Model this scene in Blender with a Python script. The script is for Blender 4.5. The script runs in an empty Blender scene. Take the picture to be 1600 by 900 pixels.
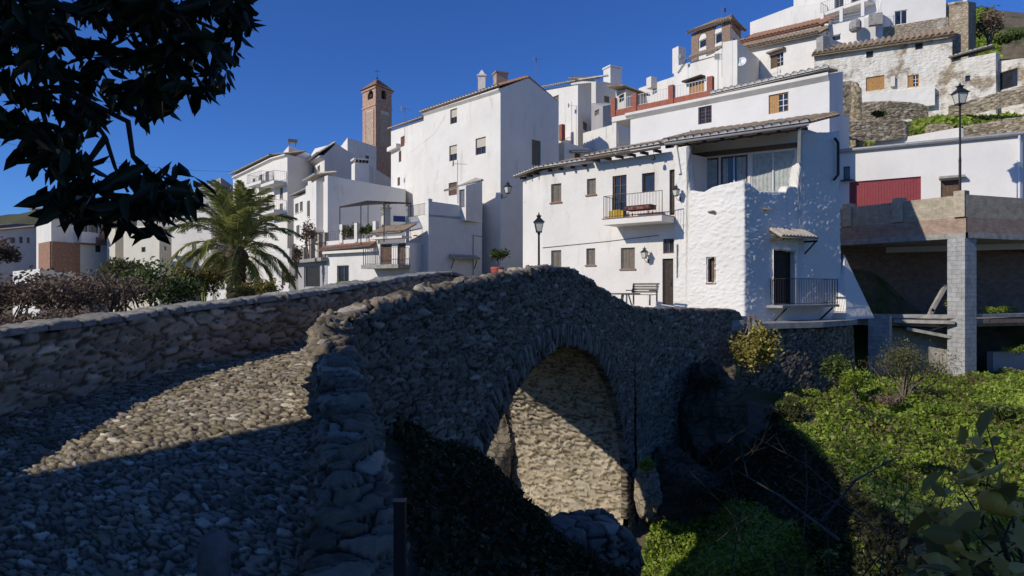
SUN_EL, SUN_E, SKY_S, EXPO = 30, 3.55, .072, 0.0
import bpy, bmesh, math, random
import numpy as np
from mathutils import Vector, Matrix
R = math.radians
random.seed(7)
rng = np.random.default_rng(11)
SC = bpy.context.scene
COL = SC.collection
F = 1000.0            # focal length in photo pixels (1600 wide); eye at the origin, looking along +Y

def XY(u, Y): return ((u - 800) / F * Y, Y)
def P(u, v, Y): return Vector(((u - 800) / F * Y, Y, (450 - v) / F * Y))

# ------------------------------------------------------------------ objects
def tag(o, label, cat, group=None, kind=None):
    if label: o['label'] = label
    if cat: o['category'] = cat
    if group: o['group'] = group
    if kind: o['kind'] = kind
    return o

def thing(name, label, cat, loc=(0, 0, 0), group=None, rz=0.0):
    o = bpy.data.objects.new(name, None)
    COL.objects.link(o)
    o.empty_display_size = .3
    o.location = loc
    o.rotation_euler = (0, 0, rz)
    return tag(o, label, cat, group)

def link(name, me, parent=None, local=False):
    o = bpy.data.objects.new(name, me)
    COL.objects.link(o)
    if parent is not None:
        o.parent = parent
        if not local:
            top = parent
            while top.parent is not None: top = top.parent
            # parents that are parts carry world coordinates already: only the root Empty is moved
            if parent is top:
                o.matrix_parent_inverse = Matrix.LocRotScale(top.location, top.rotation_euler, None).inverted()
    return o

def dup(root, loc, rz=None, label=None, group=None, scale=None):
    r = root.copy(); COL.objects.link(r)
    r.location = loc
    if rz is not None: r.rotation_euler = (0, 0, rz)
    if scale: r.scale = (scale,) * 3
    if label: r['label'] = label
    if group: r['group'] = group
    for ch in list(root.children):
        c = ch.copy(); COL.objects.link(c); c.parent = r
        for g in list(ch.children):
            d = g.copy(); COL.objects.link(d); d.parent = c
    return r

class MB:
    """collects shapes that become ONE mesh object"""
    def __init__(s): s.v = []; s.f = []; s.m = []; s.uv = {}
    def add(s, vs, fs, mi=0):
        b = len(s.v); s.v += [tuple(p) for p in vs]
        for f in fs: s.f.append([b + i for i in f]); s.m.append(mi)
        return s
    def quad(s, a, b, c, d, mi=0, uv=None):
        s.add([a, b, c, d], [(0, 1, 2, 3)], mi)
        if uv: s.uv[len(s.f) - 1] = uv
        return s
    def poly(s, pts, mi=0, uv=None):
        s.add(pts, [tuple(range(len(pts)))], mi)
        if uv: s.uv[len(s.f) - 1] = uv
        return s
    def box(s, c, sx, sy, sz, rz=0.0, mi=0, taper=1.0):
        c = Vector(c); ca, sa = math.cos(rz), math.sin(rz); vs = []
        for z in (-.5, .5):
            k = taper if z > 0 else 1.0
            for x, y in ((-.5, -.5), (.5, -.5), (.5, .5), (-.5, .5)):
                lx, ly = x * sx * k, y * sy * k
                vs.append((c.x + lx * ca - ly * sa, c.y + lx * sa + ly * ca, c.z + z * sz))
        return s.add(vs, [(3, 2, 1, 0), (4, 5, 6, 7), (0, 1, 5, 4), (1, 2, 6, 5), (2, 3, 7, 6), (3, 0, 4, 7)], mi)
    def prism(s, poly, z0, z1, mi=0):
        n = len(poly)
        vs = [(p[0], p[1], z0) for p in poly] + [(p[0], p[1], z1) for p in poly]
        fs = [tuple(range(n))[::-1], tuple(range(n, 2 * n))] + [(i, (i + 1) % n, n + (i + 1) % n, n + i) for i in range(n)]
        return s.add(vs, fs, mi)
    def beam(s, a, b, w, h, up=(0, 0, 1), mi=0):
        a = Vector(a); b = Vector(b); d = (b - a).normalized(); up = Vector(up)
        sd = d.cross(up)
        if sd.length < 1e-4: sd = d.cross(Vector((1, 0, 0)))
        sd.normalize(); up = sd.cross(d)
        vs = []
        for p in (a, b):
            for i, j in ((-1, -1), (1, -1), (1, 1), (-1, 1)): vs.append(p + sd * (i * w / 2) + up * (j * h / 2))
        return s.add(vs, [(3, 2, 1, 0), (4, 5, 6, 7), (0, 1, 5, 4), (1, 2, 6, 5), (2, 3, 7, 6), (3, 0, 4, 7)], mi)
    def tube(s, pts, rs, n=8, mi=0, cap=True):
        pts = [Vector(p) for p in pts]
        if not hasattr(rs, '__len__'): rs = [rs] * len(pts)
        vs = []; prev = None
        for i, p in enumerate(pts):
            d = (pts[min(i + 1, len(pts) - 1)] - pts[max(i - 1, 0)])
            d = d.normalized() if d.length > 1e-9 else Vector((0, 0, 1))
            if prev is None:
                a = d.cross(Vector((0, 0, 1)))
                if a.length < 1e-3: a = d.cross(Vector((1, 0, 0)))
            else: a = prev - d * prev.dot(d)
            a.normalize(); prev = a; b = d.cross(a)
            for k in range(n):
                t = 2 * math.pi * k / n
                vs.append(p + (a * math.cos(t) + b * math.sin(t)) * rs[i])
        fs = []
        for i in range(len(pts) - 1):
            for k in range(n): fs.append((i * n + k, i * n + (k + 1) % n, (i + 1) * n + (k + 1) % n, (i + 1) * n + k))
        if cap: fs += [tuple(range(n))[::-1], tuple(range((len(pts) - 1) * n, len(pts) * n))]
        return s.add(vs, fs, mi)
    def lathe(s, c, prof, n=16, mi=0):
        c = Vector(c); vs = []
        for r, z in prof:
            for k in range(n):
                t = 2 * math.pi * k / n
                vs.append((c.x + r * math.cos(t), c.y + r * math.sin(t), c.z + z))
        fs = []
        for i in range(len(prof) - 1):
            for k in range(n): fs.append((i * n + k, i * n + (k + 1) % n, (i + 1) * n + (k + 1) % n, (i + 1) * n + k))
        fs += [tuple(range(n))[::-1], tuple(range((len(prof) - 1) * n, len(prof) * n))]
        return s.add(vs, fs, mi)
    def build(s, name, mats, parent=None, smooth=False, local=False):
        if not isinstance(mats, (list, tuple)): mats = [mats]
        me = bpy.data.meshes.new(name)
        me.from_pydata(s.v, [], s.f)
        for m in mats: me.materials.append(m)
        if len(mats) > 1: me.polygons.foreach_set('material_index', s.m)
        if s.uv:
            ul = me.uv_layers.new(name='UVMap')
            for i, uv in s.uv.items():
                for li, w in zip(me.polygons[i].loop_indices, uv): ul.data[li].uv = w
        if smooth: me.polygons.foreach_set('use_smooth', [True] * len(me.polygons))
        me.update()
        return link(name, me, parent, local)

def big_mesh(name, V, Q, mats, attrs=None, parent=None, smooth=True, midx=None):
    """numpy mesh: V (n,3), Q (m,k)"""
    V = np.asarray(V, np.float32); Q = np.asarray(Q, np.int32)
    me = bpy.data.meshes.new(name)
    me.vertices.add(len(V)); me.vertices.foreach_set('co', V.ravel())
    k = Q.shape[1]
    me.loops.add(Q.size); me.loops.foreach_set('vertex_index', Q.ravel())
    me.polygons.add(len(Q)); me.polygons.foreach_set('loop_start', np.arange(0, Q.size, k, dtype=np.int32))
    me.polygons.foreach_set('loop_total', np.full(len(Q), k, np.int32))
    if not isinstance(mats, (list, tuple)): mats = [mats]
    for m in mats: me.materials.append(m)
    if midx is not None: me.polygons.foreach_set('material_index', np.asarray(midx, np.int32))
    if smooth: me.polygons.foreach_set('use_smooth', np.ones(len(Q), bool))
    for n, a in (attrs or {}).items():
        at = me.attributes.new(n, 'FLOAT', 'POINT'); at.data.foreach_set('value', np.asarray(a, np.float32).ravel())
    me.update(calc_edges=True); me.validate()
    return link(name, me, parent)

def grid_faces(n, m, keep=None):
    i = np.arange(n - 1)[:, None]; j = np.arange(m - 1)[None, :]
    a = i * m + j
    q = np.stack([a, a + m, a + m + 1, a + 1], -1)
    if keep is not None: return q[keep]
    return q.reshape(-1, 4)

# ------------------------------------------------------------------ noise
def hsh(*a):
    h = np.zeros(np.broadcast(*a).shape, np.uint64) + np.uint64(1469598103)
    for k, x in zip((374761393, 668265263, 2147483647, 1274126177), a):
        h = (h ^ (np.asarray(x).astype(np.int64).astype(np.uint64) * np.uint64(k))) * np.uint64(0x9E3779B97F4A7C15)
        h ^= h >> np.uint64(29)
    return (h >> np.uint64(11)).astype(np.float64) / float(1 << 53)

def vnoise(x, y, z):
    x0, y0, z0 = np.floor(x), np.floor(y), np.floor(z)
    fx, fy, fz = x - x0, y - y0, z - z0
    fx, fy, fz = (f * f * (3 - 2 * f) for f in (fx, fy, fz))
    o = 0
    for i in (0, 1):
        for j in (0, 1):
            for k in (0, 1):
                o = o + hsh(x0 + i, y0 + j, z0 + k) * (fx if i else 1 - fx) * (fy if j else 1 - fy) * (fz if k else 1 - fz)
    return o

def fbm(x, y, z, oct=4):
    o = 0; a = .5; f = 1.0
    for i in range(oct):
        o = o + a * (vnoise(x * f + 17 * i, y * f + 5 * i, z * f) - .5); a *= .5; f *= 2.03
    return o

def worley(p, cell, jit=.8, seed=0, warp=.25, rows=False):
    """3-d stone cells: returns (edge distance, random per stone)"""
    q = [p[0] / cell[0], p[1] / cell[1], p[2] / cell[2]]
    if warp:
        w = [warp * 2 * (vnoise(q[0] * .9 + 31 * k + seed, q[1] * .9 + 7, q[2] * .9) - .5) for k in range(3)]
        q = [a + b for a, b in zip(q, w)]
    if rows:                                     # running courses: shift each course, little vertical jitter
        q[0] = q[0] + hsh(np.floor(q[2]), np.floor(q[2]) * 0 + seed, np.floor(q[2]) * 0) * 3
    b = [np.floor(a) for a in q]
    f1 = np.full(q[0].shape, 9.); f2 = f1.copy(); r1 = np.zeros(q[0].shape); tl = np.zeros(q[0].shape)
    for i in (-1, 0, 1):
        for j in (-1, 0, 1):
            for k in (-1, 0, 1):
                c = (b[0] + i, b[1] + j, b[2] + k)
                s = [c[n] + .5 + jit * (.35 if (rows and n == 2) else 1) * (hsh(c[0], c[1], c[2], np.full_like(c[0], n + 10 * seed + 1)) - .5) for n in range(3)]
                d = np.sqrt((q[0] - s[0]) ** 2 + (q[1] - s[1]) ** 2 + (q[2] - s[2]) ** 2)
                r = hsh(c[0], c[1], c[2], np.full_like(c[0], 77 + seed))
                nearer = d < f1
                f2 = np.where(nearer, f1, np.minimum(f2, d)); r1 = np.where(nearer, r, r1); f1 = np.where(nearer, d, f1)
                t3 = sum((q[n] - s[n]) * (hsh(c[0], c[1], c[2], np.full_like(c[0], 40 + n + seed)) - .5) for n in range(3))
                tl = np.where(nearer, t3, tl)
    return f2 - f1, r1, tl          # edge distance, random per stone, tilt of the stone's face

def sstep(a, b, x):
    t = np.clip((x - a) / (b - a), 0, 1); return t * t * (3 - 2 * t)

# ------------------------------------------------------------------ materials
class NT:
    def __init__(s, name):
        s.m = bpy.data.materials.new(name); s.m.use_nodes = True
        s.n = s.m.node_tree.nodes; s.l = s.m.node_tree.links
        s.b = s.n['Principled BSDF']; s.pos = s.n.new('ShaderNodeNewGeometry').outputs['Position']
    def node(s, t, **kw):
        n = s.n.new(t)
        for k, v in kw.items(): setattr(n, k, v)
        return n
    def noise(s, scale, detail=4, rough=.55, vec=None, dist=0):
        n = s.n.new('ShaderNodeTexNoise'); n.inputs['Scale'].default_value = scale; n.inputs['Detail'].default_value = detail
        n.inputs['Roughness'].default_value = rough; n.inputs['Distortion'].default_value = dist
        s.l.new(vec or s.pos, n.inputs['Vector']); return n.outputs['Fac']
    def stretch(s, sc):
        n = s.n.new('ShaderNodeVectorMath'); n.operation = 'MULTIPLY'; n.inputs[1].default_value = sc
        s.l.new(s.pos, n.inputs[0]); return n.outputs[0]
    def ramp(s, fac, a, b):
        n = s.n.new('ShaderNodeMapRange'); n.inputs[1].default_value = a; n.inputs[2].default_value = b
        s.l.new(fac, n.inputs[0]); return n.outputs[0]
    def mix(s, fac, a, b, mode='MIX'):
        n = s.n.new('ShaderNodeMix'); n.data_type = 'RGBA'; n.blend_type = mode
        for i, x in ((0, fac), (6, a), (7, b)):
            if isinstance(x, bpy.types.NodeSocket): s.l.new(x, n.inputs[i])
            elif i == 0: n.inputs[0].default_value = x
            else: n.inputs[i].default_value = (*x, 1) if len(x) == 3 else x
        return n.outputs[2]
    def attr(s, name):
        n = s.n.new('ShaderNodeAttribute'); n.attribute_name = name; return n.outputs['Fac']
    def colramp(s, fac, stops):
        n = s.n.new('ShaderNodeValToRGB'); e = n.color_ramp.elements
        while len(e) < len(stops): e.new(.5)
        for x, (p, c) in zip(e, stops): x.position = p; x.color = (*c, 1)
        s.l.new(fac, n.inputs[0]); return n.outputs[0]
    def col(s, c):
        if isinstance(c, bpy.types.NodeSocket): s.l.new(c, s.b.inputs['Base Color'])
        else: s.b.inputs['Base Color'].default_value = (*c, 1)
    def bump(s, h, dist=.01, strength=1.0, prev=None):
        n = s.n.new('ShaderNodeBump'); n.inputs['Distance'].default_value = dist; n.inputs['Strength'].default_value = strength
        s.l.new(h, n.inputs['Height'])
        if prev is not None: s.l.new(prev, n.inputs['Normal'])
        s.l.new(n.outputs[0], s.b.inputs['Normal']); return n.outputs[0]
    def done(s, rough=.8, spec=.3, metal=0):
        s.b.inputs['Roughness'].default_value = rough; s.b.inputs['Specular IOR Level'].default_value = spec
        s.b.inputs['Metallic'].default_value = metal; return s.m

def plain(name, c, rough=.6, spec=.3, metal=0, var=.15, scale=6, bump=.0):
    t = NT(name); n = t.noise(scale, 5)
    t.col(t.mix(t.ramp(n, .3, .7), tuple(x * (1 - var) for x in c), tuple(min(1, x * (1 + var)) for x in c)))
    if bump: t.bump(t.noise(scale * 5, 4), bump)
    return t.done(rough, spec, metal)

def whitewash(name, c=(.80, .755, .68), dirt=.6, lump=.014, stain=(.42, .36, .28)):
    t = NT(name)
    n1 = t.noise(.35, 5, .6); n2 = t.noise(1.7, 6, .65, vec=t.stretch((1, 1, .28)))
    base = t.mix(t.ramp(n1, .3, .7), tuple(x * .86 for x in c), c)
    base = t.mix(t.mix(1.0, t.ramp(n2, .56, .82), (dirt,) * 3, 'MULTIPLY'), base, stain)
    t.col(base)
    b = t.bump(t.noise(2.2, 5, .6), lump * 2.2)
    t.bump(t.noise(14, 4), lump * .35, prev=b)
    return t.done(.9, .15)

def oldwash(name, c, lo, hi, stone=((.30, .24, .17), (.52, .45, .35))):
    t = NT(name)
    v = t.node('ShaderNodeTexVoronoi'); v.inputs['Scale'].default_value = 3.6; v.inputs['Randomness'].default_value = 1
    t.l.new(t.stretch((1, 1, 1.9)), v.inputs['Vector'])
    st = t.mix(t.ramp(v.outputs['Distance'], .10, .55), stone[1], stone[0])
    st = t.mix(.5, st, t.mix(t.ramp(t.noise(6, 5), .3, .7), (.6, .6, .6), (1.3, 1.3, 1.25)), 'MULTIPLY')
    wash = t.mix(t.ramp(t.noise(1.5, 6, .7, vec=t.stretch((1, 1, .35))), .42, .75), c, (.50, .44, .35))
    t.col(t.mix(t.ramp(t.noise(.42, 7, .68), lo, hi), wash, st))
    b = t.bump(t.noise(2.6, 5, .6), .09); b = t.bump(v.outputs['Distance'], .05, prev=b); t.bump(t.noise(14, 4), .015, prev=b)
    return t.done(.92, .12)

def stone_attr(name, stops, joint, moss=None, bumpd=.012, rough=.9):
    t = NT(name)
    tone = t.colramp(t.attr('tone'), stops)
    n = t.noise(9, 6, .65)
    tone = t.mix(.55, tone, t.mix(t.ramp(n, .3, .72), (.55, .55, .55), (1.35, 1.33, 1.28)), 'MULTIPLY')
    if moss: tone = t.mix(t.mix(1.0, t.ramp(t.noise(1.6, 5, .7), .52, .72), (.75,) * 3, 'MULTIPLY'), tone, moss)
    lich = t.ramp(t.noise(5.5, 5, .7), .63, .74)
    tone = t.mix(t.mix(1.0, lich, (.35,) * 3, 'MULTIPLY'), tone, (.36, .35, .32))
    t.col(t.mix(t.attr('joint'), tone, joint))
    b = t.bump(t.noise(22, 6, .7), bumpd)
    t.bump(t.noise(70, 3), bumpd * .3, prev=b)
    return t.done(rough, .2)

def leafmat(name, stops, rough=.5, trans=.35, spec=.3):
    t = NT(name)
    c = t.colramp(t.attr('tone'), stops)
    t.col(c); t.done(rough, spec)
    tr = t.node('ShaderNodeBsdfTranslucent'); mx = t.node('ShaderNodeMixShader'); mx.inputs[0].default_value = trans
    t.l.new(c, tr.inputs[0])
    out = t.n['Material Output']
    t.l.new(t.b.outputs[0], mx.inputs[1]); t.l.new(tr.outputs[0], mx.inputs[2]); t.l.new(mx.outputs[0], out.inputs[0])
    return t.m

def brickmat(name, c1, c2, mortar, bw, bh, ms=.015, bumpd=.01, stretchn=None):
    t = NT(name)
    uv = t.node('ShaderNodeUVMap').outputs[0]
    b = t.node('ShaderNodeTexBrick')
    b.inputs['Scale'].default_value = 1; b.inputs['Brick Width'].default_value = bw; b.inputs['Row Height'].default_value = bh
    b.inputs['Mortar Size'].default_value = ms; b.inputs['Color1'].default_value = (*c1, 1); b.inputs['Color2'].default_value = (*c2, 1)
    b.inputs['Mortar'].default_value = (*mortar, 1); b.inputs['Bias'].default_value = 0
    t.l.new(uv, b.inputs[0])
    c = t.mix(.6, b.outputs['Color'], t.mix(t.ramp(t.noise(3, 6, .7), .3, .7), (.5, .5, .5), (1.4, 1.4, 1.4)), 'MULTIPLY')
    t.col(c)
    n = t.bump(b.outputs['Fac'], bumpd, -1.0) if False else None
    inv = t.node('ShaderNodeMath', operation='SUBTRACT'); inv.inputs[0].default_value = 1; t.l.new(b.outputs['Fac'], inv.inputs[1])
    n = t.bump(inv.outputs[0], bumpd)
    t.bump(t.noise(25, 5), bumpd * .6, prev=n)
    return t.done(.9, .15)

M = {}
M['white'] = whitewash('white_limewash')
M['white_cool'] = whitewash('cool_white_render', (.79, .755, .70), .15, .008)
M['white_rough'] = whitewash('rough_limewash', (.80, .755, .68), .30, .03, (.45, .40, .33))
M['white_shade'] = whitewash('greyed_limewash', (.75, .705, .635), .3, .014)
M['white_old'] = whitewash('old_limewash', (.70, .655, .58), 1.6, .05, (.36, .29, .21))
M['white_lump'] = whitewash('lumpy_limewash', (.80, .765, .70), .2, .02, (.5, .46, .42))
M['white_old'] = oldwash('flaking_limewash', (.74, .70, .62), .53, .60)
M['rubble_wall'] = oldwash('lime_smeared_rubble', (.66, .60, .50), .36, .50)
M['cream'] = whitewash('cream_render', (.66, .61, .50), .4, .012, (.35, .28, .2))
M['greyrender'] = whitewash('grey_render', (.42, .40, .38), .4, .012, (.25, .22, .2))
M['wood'] = plain('brown_wood', (.13, .075, .045), .6, .3, 0, .35, 9, .003)
M['wood_dark'] = plain('dark_wood', (.045, .03, .022), .6, .3, 0, .35, 9, .003)
M['wood_yel'] = plain('honey_wood', (.42, .22, .07), .55, .3, 0, .25, 8, .002)
M['wood_red'] = plain('red_brown_wood', (.24, .085, .045), .55, .3, 0, .25, 8, .002)
M['taupe'] = plain('taupe_shutter', (.17, .145, .115), .65, .25, 0, .2, 8, .002)
M['iron'] = plain('black_iron', (.02, .02, .021), .5, .4, 0, .2, 12)
M['iron_grey'] = plain('grey_iron', (.16, .16, .165), .5, .4, 0, .2, 12)
M['metal_white'] = plain('white_metal', (.7, .7, .7), .45, .4, 0, .06, 8)
M['galv'] = plain('galvanised_gutter', (.34, .34, .34), .4, .5, .4, .12, 4)
M['glass'] = plain('dark_glass', (.025, .03, .035), .08, .6, 0, .3, 3)
M['curtain'] = plain('curtain_cloth', (.42, .44, .40), .9, .1, 0, .2, 5, .01)
M['blind'] = plain('beige_blind', (.52, .46, .36), .8, .2, 0, .1, 10)
M['lampglass'] = plain('frosted_lamp_glass', (.62, .60, .52), .25, .5, 0, .08, 6)
M['concrete'] = plain('weathered_concrete', (.33, .31, .28), .9, .15, 0, .3, 4, .012)
M['terracotta'] = plain('terracotta_paint', (.33, .115, .075), .8, .2, 0, .2, 5, .006)
M['red_metal'] = plain('red_metal_door', (.25, .035, .04), .45, .4, 0, .12, 4)
M['potred'] = plain('red_pot', (.42, .09, .07), .6, .3, 0, .15, 7)
M['plastic_blue'] = plain('blue_cloth', (.08, .12, .3), .7, .2, 0, .15, 5)
M['yellow'] = plain('yellow_cloth', (.55, .36, .05), .8, .2, 0, .15, 6)
M['bark'] = plain('bark', (.10, .075, .055), .9, .1, 0, .4, 14, .02)
M['twig'] = plain('dry_twig', (.16, .13, .10), .9, .1, 0, .35, 16, .004)
def tilemat(name, a, b, c):
    t = NT(name)
    n = t.noise(3.2, 6, .7); k = t.noise(16, 3)
    col = t.mix(t.ramp(n, .35, .68), a, b)
    col = t.mix(t.mix(1.0, t.ramp(k, .5, .75), (.8,) * 3, 'MULTIPLY'), col, c)
    t.col(col); t.bump(t.noise(30, 4), .006); return t.done(.9, .15)
M['tile'] = tilemat('clay_roof_tile', (.25, .175, .12), (.36, .29, .21), (.15, .13, .095))
M['tile_red'] = tilemat('red_clay_tile', (.33, .15, .09), (.36, .22, .15), (.24, .17, .12))
M['tile_pale'] = tilemat('lime_splashed_tile', (.42, .36, .28), (.55, .50, .43), (.30, .24, .17))
M['mortar'] = whitewash('white_tile_mortar', (.74, .72, .68), .5, .01)
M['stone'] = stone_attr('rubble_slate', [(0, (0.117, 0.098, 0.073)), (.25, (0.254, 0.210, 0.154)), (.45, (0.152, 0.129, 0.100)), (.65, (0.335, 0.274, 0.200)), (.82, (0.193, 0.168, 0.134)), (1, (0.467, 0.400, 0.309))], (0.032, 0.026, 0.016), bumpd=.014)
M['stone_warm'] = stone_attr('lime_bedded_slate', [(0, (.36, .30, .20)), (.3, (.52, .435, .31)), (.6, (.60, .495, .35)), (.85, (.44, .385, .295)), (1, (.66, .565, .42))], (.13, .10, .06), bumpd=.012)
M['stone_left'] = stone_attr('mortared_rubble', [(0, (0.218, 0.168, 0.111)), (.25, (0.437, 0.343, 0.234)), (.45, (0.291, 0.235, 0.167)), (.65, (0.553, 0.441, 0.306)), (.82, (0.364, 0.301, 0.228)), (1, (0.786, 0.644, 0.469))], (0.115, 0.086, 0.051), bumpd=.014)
M['cobble'] = stone_attr('river_cobble', [(0, (0.175, 0.140, 0.098)), (.3, (0.408, 0.336, 0.228)), (.5, (0.262, 0.217, 0.163)), (.7, (0.524, 0.427, 0.293)), (.85, (0.349, 0.301, 0.241)), (1, (0.850, 0.742, 0.547))], (0.062, 0.051, 0.025), moss=(.19, .165, .045), bumpd=.012, rough=.65)
M['coping'] = stone_attr('pale_coping_slab', [(0, (.22, .21, .19)), (.5, (.31, .295, .26)), (1, (.40, .375, .33))], (.09, .08, .06))
M['dryst'] = stone_attr('dry_stone', [(0, (.24, .19, .13)), (.4, (.36, .295, .205)), (.7, (.43, .36, .26)), (1, (.54, .47, .36))], (.10, .08, .05), moss=(.17, .15, .06))
M['rubble_pale'] = stone_attr('pale_rubble', [(0, (.40, .33, .25)), (.5, (.52, .46, .37)), (1, (.66, .62, .54))], (.32, .26, .19))
M['rock'] = None
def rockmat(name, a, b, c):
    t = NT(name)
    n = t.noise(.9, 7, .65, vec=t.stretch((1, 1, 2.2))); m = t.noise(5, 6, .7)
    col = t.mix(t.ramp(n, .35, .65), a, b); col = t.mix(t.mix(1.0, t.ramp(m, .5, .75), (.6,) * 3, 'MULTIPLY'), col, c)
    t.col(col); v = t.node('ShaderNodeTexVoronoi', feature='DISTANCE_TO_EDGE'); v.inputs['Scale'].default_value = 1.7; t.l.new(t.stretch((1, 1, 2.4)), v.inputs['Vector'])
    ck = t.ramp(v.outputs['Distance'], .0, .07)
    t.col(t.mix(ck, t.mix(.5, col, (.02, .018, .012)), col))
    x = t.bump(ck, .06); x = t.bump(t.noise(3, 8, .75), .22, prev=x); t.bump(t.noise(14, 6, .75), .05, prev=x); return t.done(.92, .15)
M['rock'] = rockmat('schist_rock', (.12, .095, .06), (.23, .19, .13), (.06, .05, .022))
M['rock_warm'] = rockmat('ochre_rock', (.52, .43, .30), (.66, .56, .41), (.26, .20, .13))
M['brick_parapet'] = brickmat('sand_brick', (.44, .37, .27), (.54, .46, .34), (.36, .31, .24), .30, .055, .008, .008)
M['brick_red'] = brickmat('red_brick', (.37, .245, .18), (.44, .31, .235), (.36, .30, .24), .30, .08, .010, .008)
M['cinder'] = brickmat('cinder_block', (.36, .355, .35), (.42, .415, .41), (.29, .285, .28), .42, .21, .012, .008)
M['brick_far'] = brickmat('bare_brick', (.36, .20, .13), (.40, .25, .17), (.38, .31, .24), .30, .09, .014, .01)
M['brick_tower'] = brickmat('old_tower_brick', (.50, .28, .185), (.56, .34, .23), (.50, .36, .26), .30, .08, .012, .01)
M['dry_brick'] = plain('bare_brick_work', (.33, .19, .125), .9, .15, 0, .3, 5, .02)
M['sand_brick_pier'] = plain('sand_brick_pier', (.46, .39, .29), .9, .15, 0, .25, 7, .015)
M['wall_brown'] = plain('brown_brick_work', (.27, .19, .14), .9, .15, 0, .3, 6, .02)
M['brick_dark'] = brickmat('dim_brick', (.24, .16, .12), (.30, .21, .155), (.22, .17, .135), .30, .09, .012, .01)
def groundmat():
    t = NT('earth_and_grass')
    n = t.noise(.22, 6, .65); m = t.noise(2.4, 6, .7)
    earth = t.mix(t.ramp(m, .3, .7), (.12, .095, .065), (.22, .18, .125))
    grass = t.mix(t.ramp(m, .3, .7), (.045, .07, .018), (.085, .115, .03))
    t.col(t.mix(t.ramp(n, .46, .58), earth, grass))
    x = t.bump(t.noise(3, 6, .7), .12); t.bump(t.noise(22, 5, .7), .03, prev=x); return t.done(.95, .1)
M['ground'] = groundmat()
G1 = [(0, (.26, .20, .11)), (.1, (.12, .17, .025)), (.4, (.28, .40, .045)), (.75, (.44, .56, .08)), (1, (.62, .64, .2))]
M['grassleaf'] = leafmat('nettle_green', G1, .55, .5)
M['shadeleaf'] = leafmat('bank_weeds', [(0, (.025, .03, .010)), (.6, (.06, .065, .022)), (1, (.12, .11, .05))], .6, .25)  # dark leaf tones that put shade into the colour of the ravine scrub
M['bush_dry'] = leafmat('dry_bush_leaf', [(0, (.11, .075, .05)), (.6, (.25, .175, .12)), (1, (.40, .31, .21))], .7, .25)
M['bush_green'] = leafmat('shrub_leaf', [(0, (.045, .07, .018)), (.6, (.12, .16, .04)), (1, (.26, .28, .08))], .5, .3)
M['bush_olive'] = leafmat('olive_leaf', [(0, (.075, .075, .028)), (.5, (.15, .145, .055)), (1, (.26, .24, .11))], .6, .3)
M['bush_yellow'] = leafmat('yellowing_leaf', [(0, (.11, .085, .02)), (.5, (.22, .18, .04)), (1, (.38, .33, .10))], .55, .35)
M['ivy'] = leafmat('hanging_shrub_leaf', [(0, (.16, .135, .03)), (.5, (.42, .36, .08)), (1, (.66, .58, .19))], .5, .35)
M['palm'] = leafmat('palm_leaflet', [(0, (.11, .125, .03)), (.6, (.29, .31, .085)), (1, (.54, .50, .21))], .4, .3)
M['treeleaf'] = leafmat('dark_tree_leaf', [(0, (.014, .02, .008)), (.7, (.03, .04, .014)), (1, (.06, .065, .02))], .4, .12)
M['lemonleaf'] = leafmat('citrus_leaf', [(0, (.12, .11, .03)), (.5, (.40, .33, .08)), (1, (.72, .58, .2))], .4, .35)
M['lemon'] = plain('citrus_skin', (.62, .36, .05), .45, .4, 0, .12, 30, .002)

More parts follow.
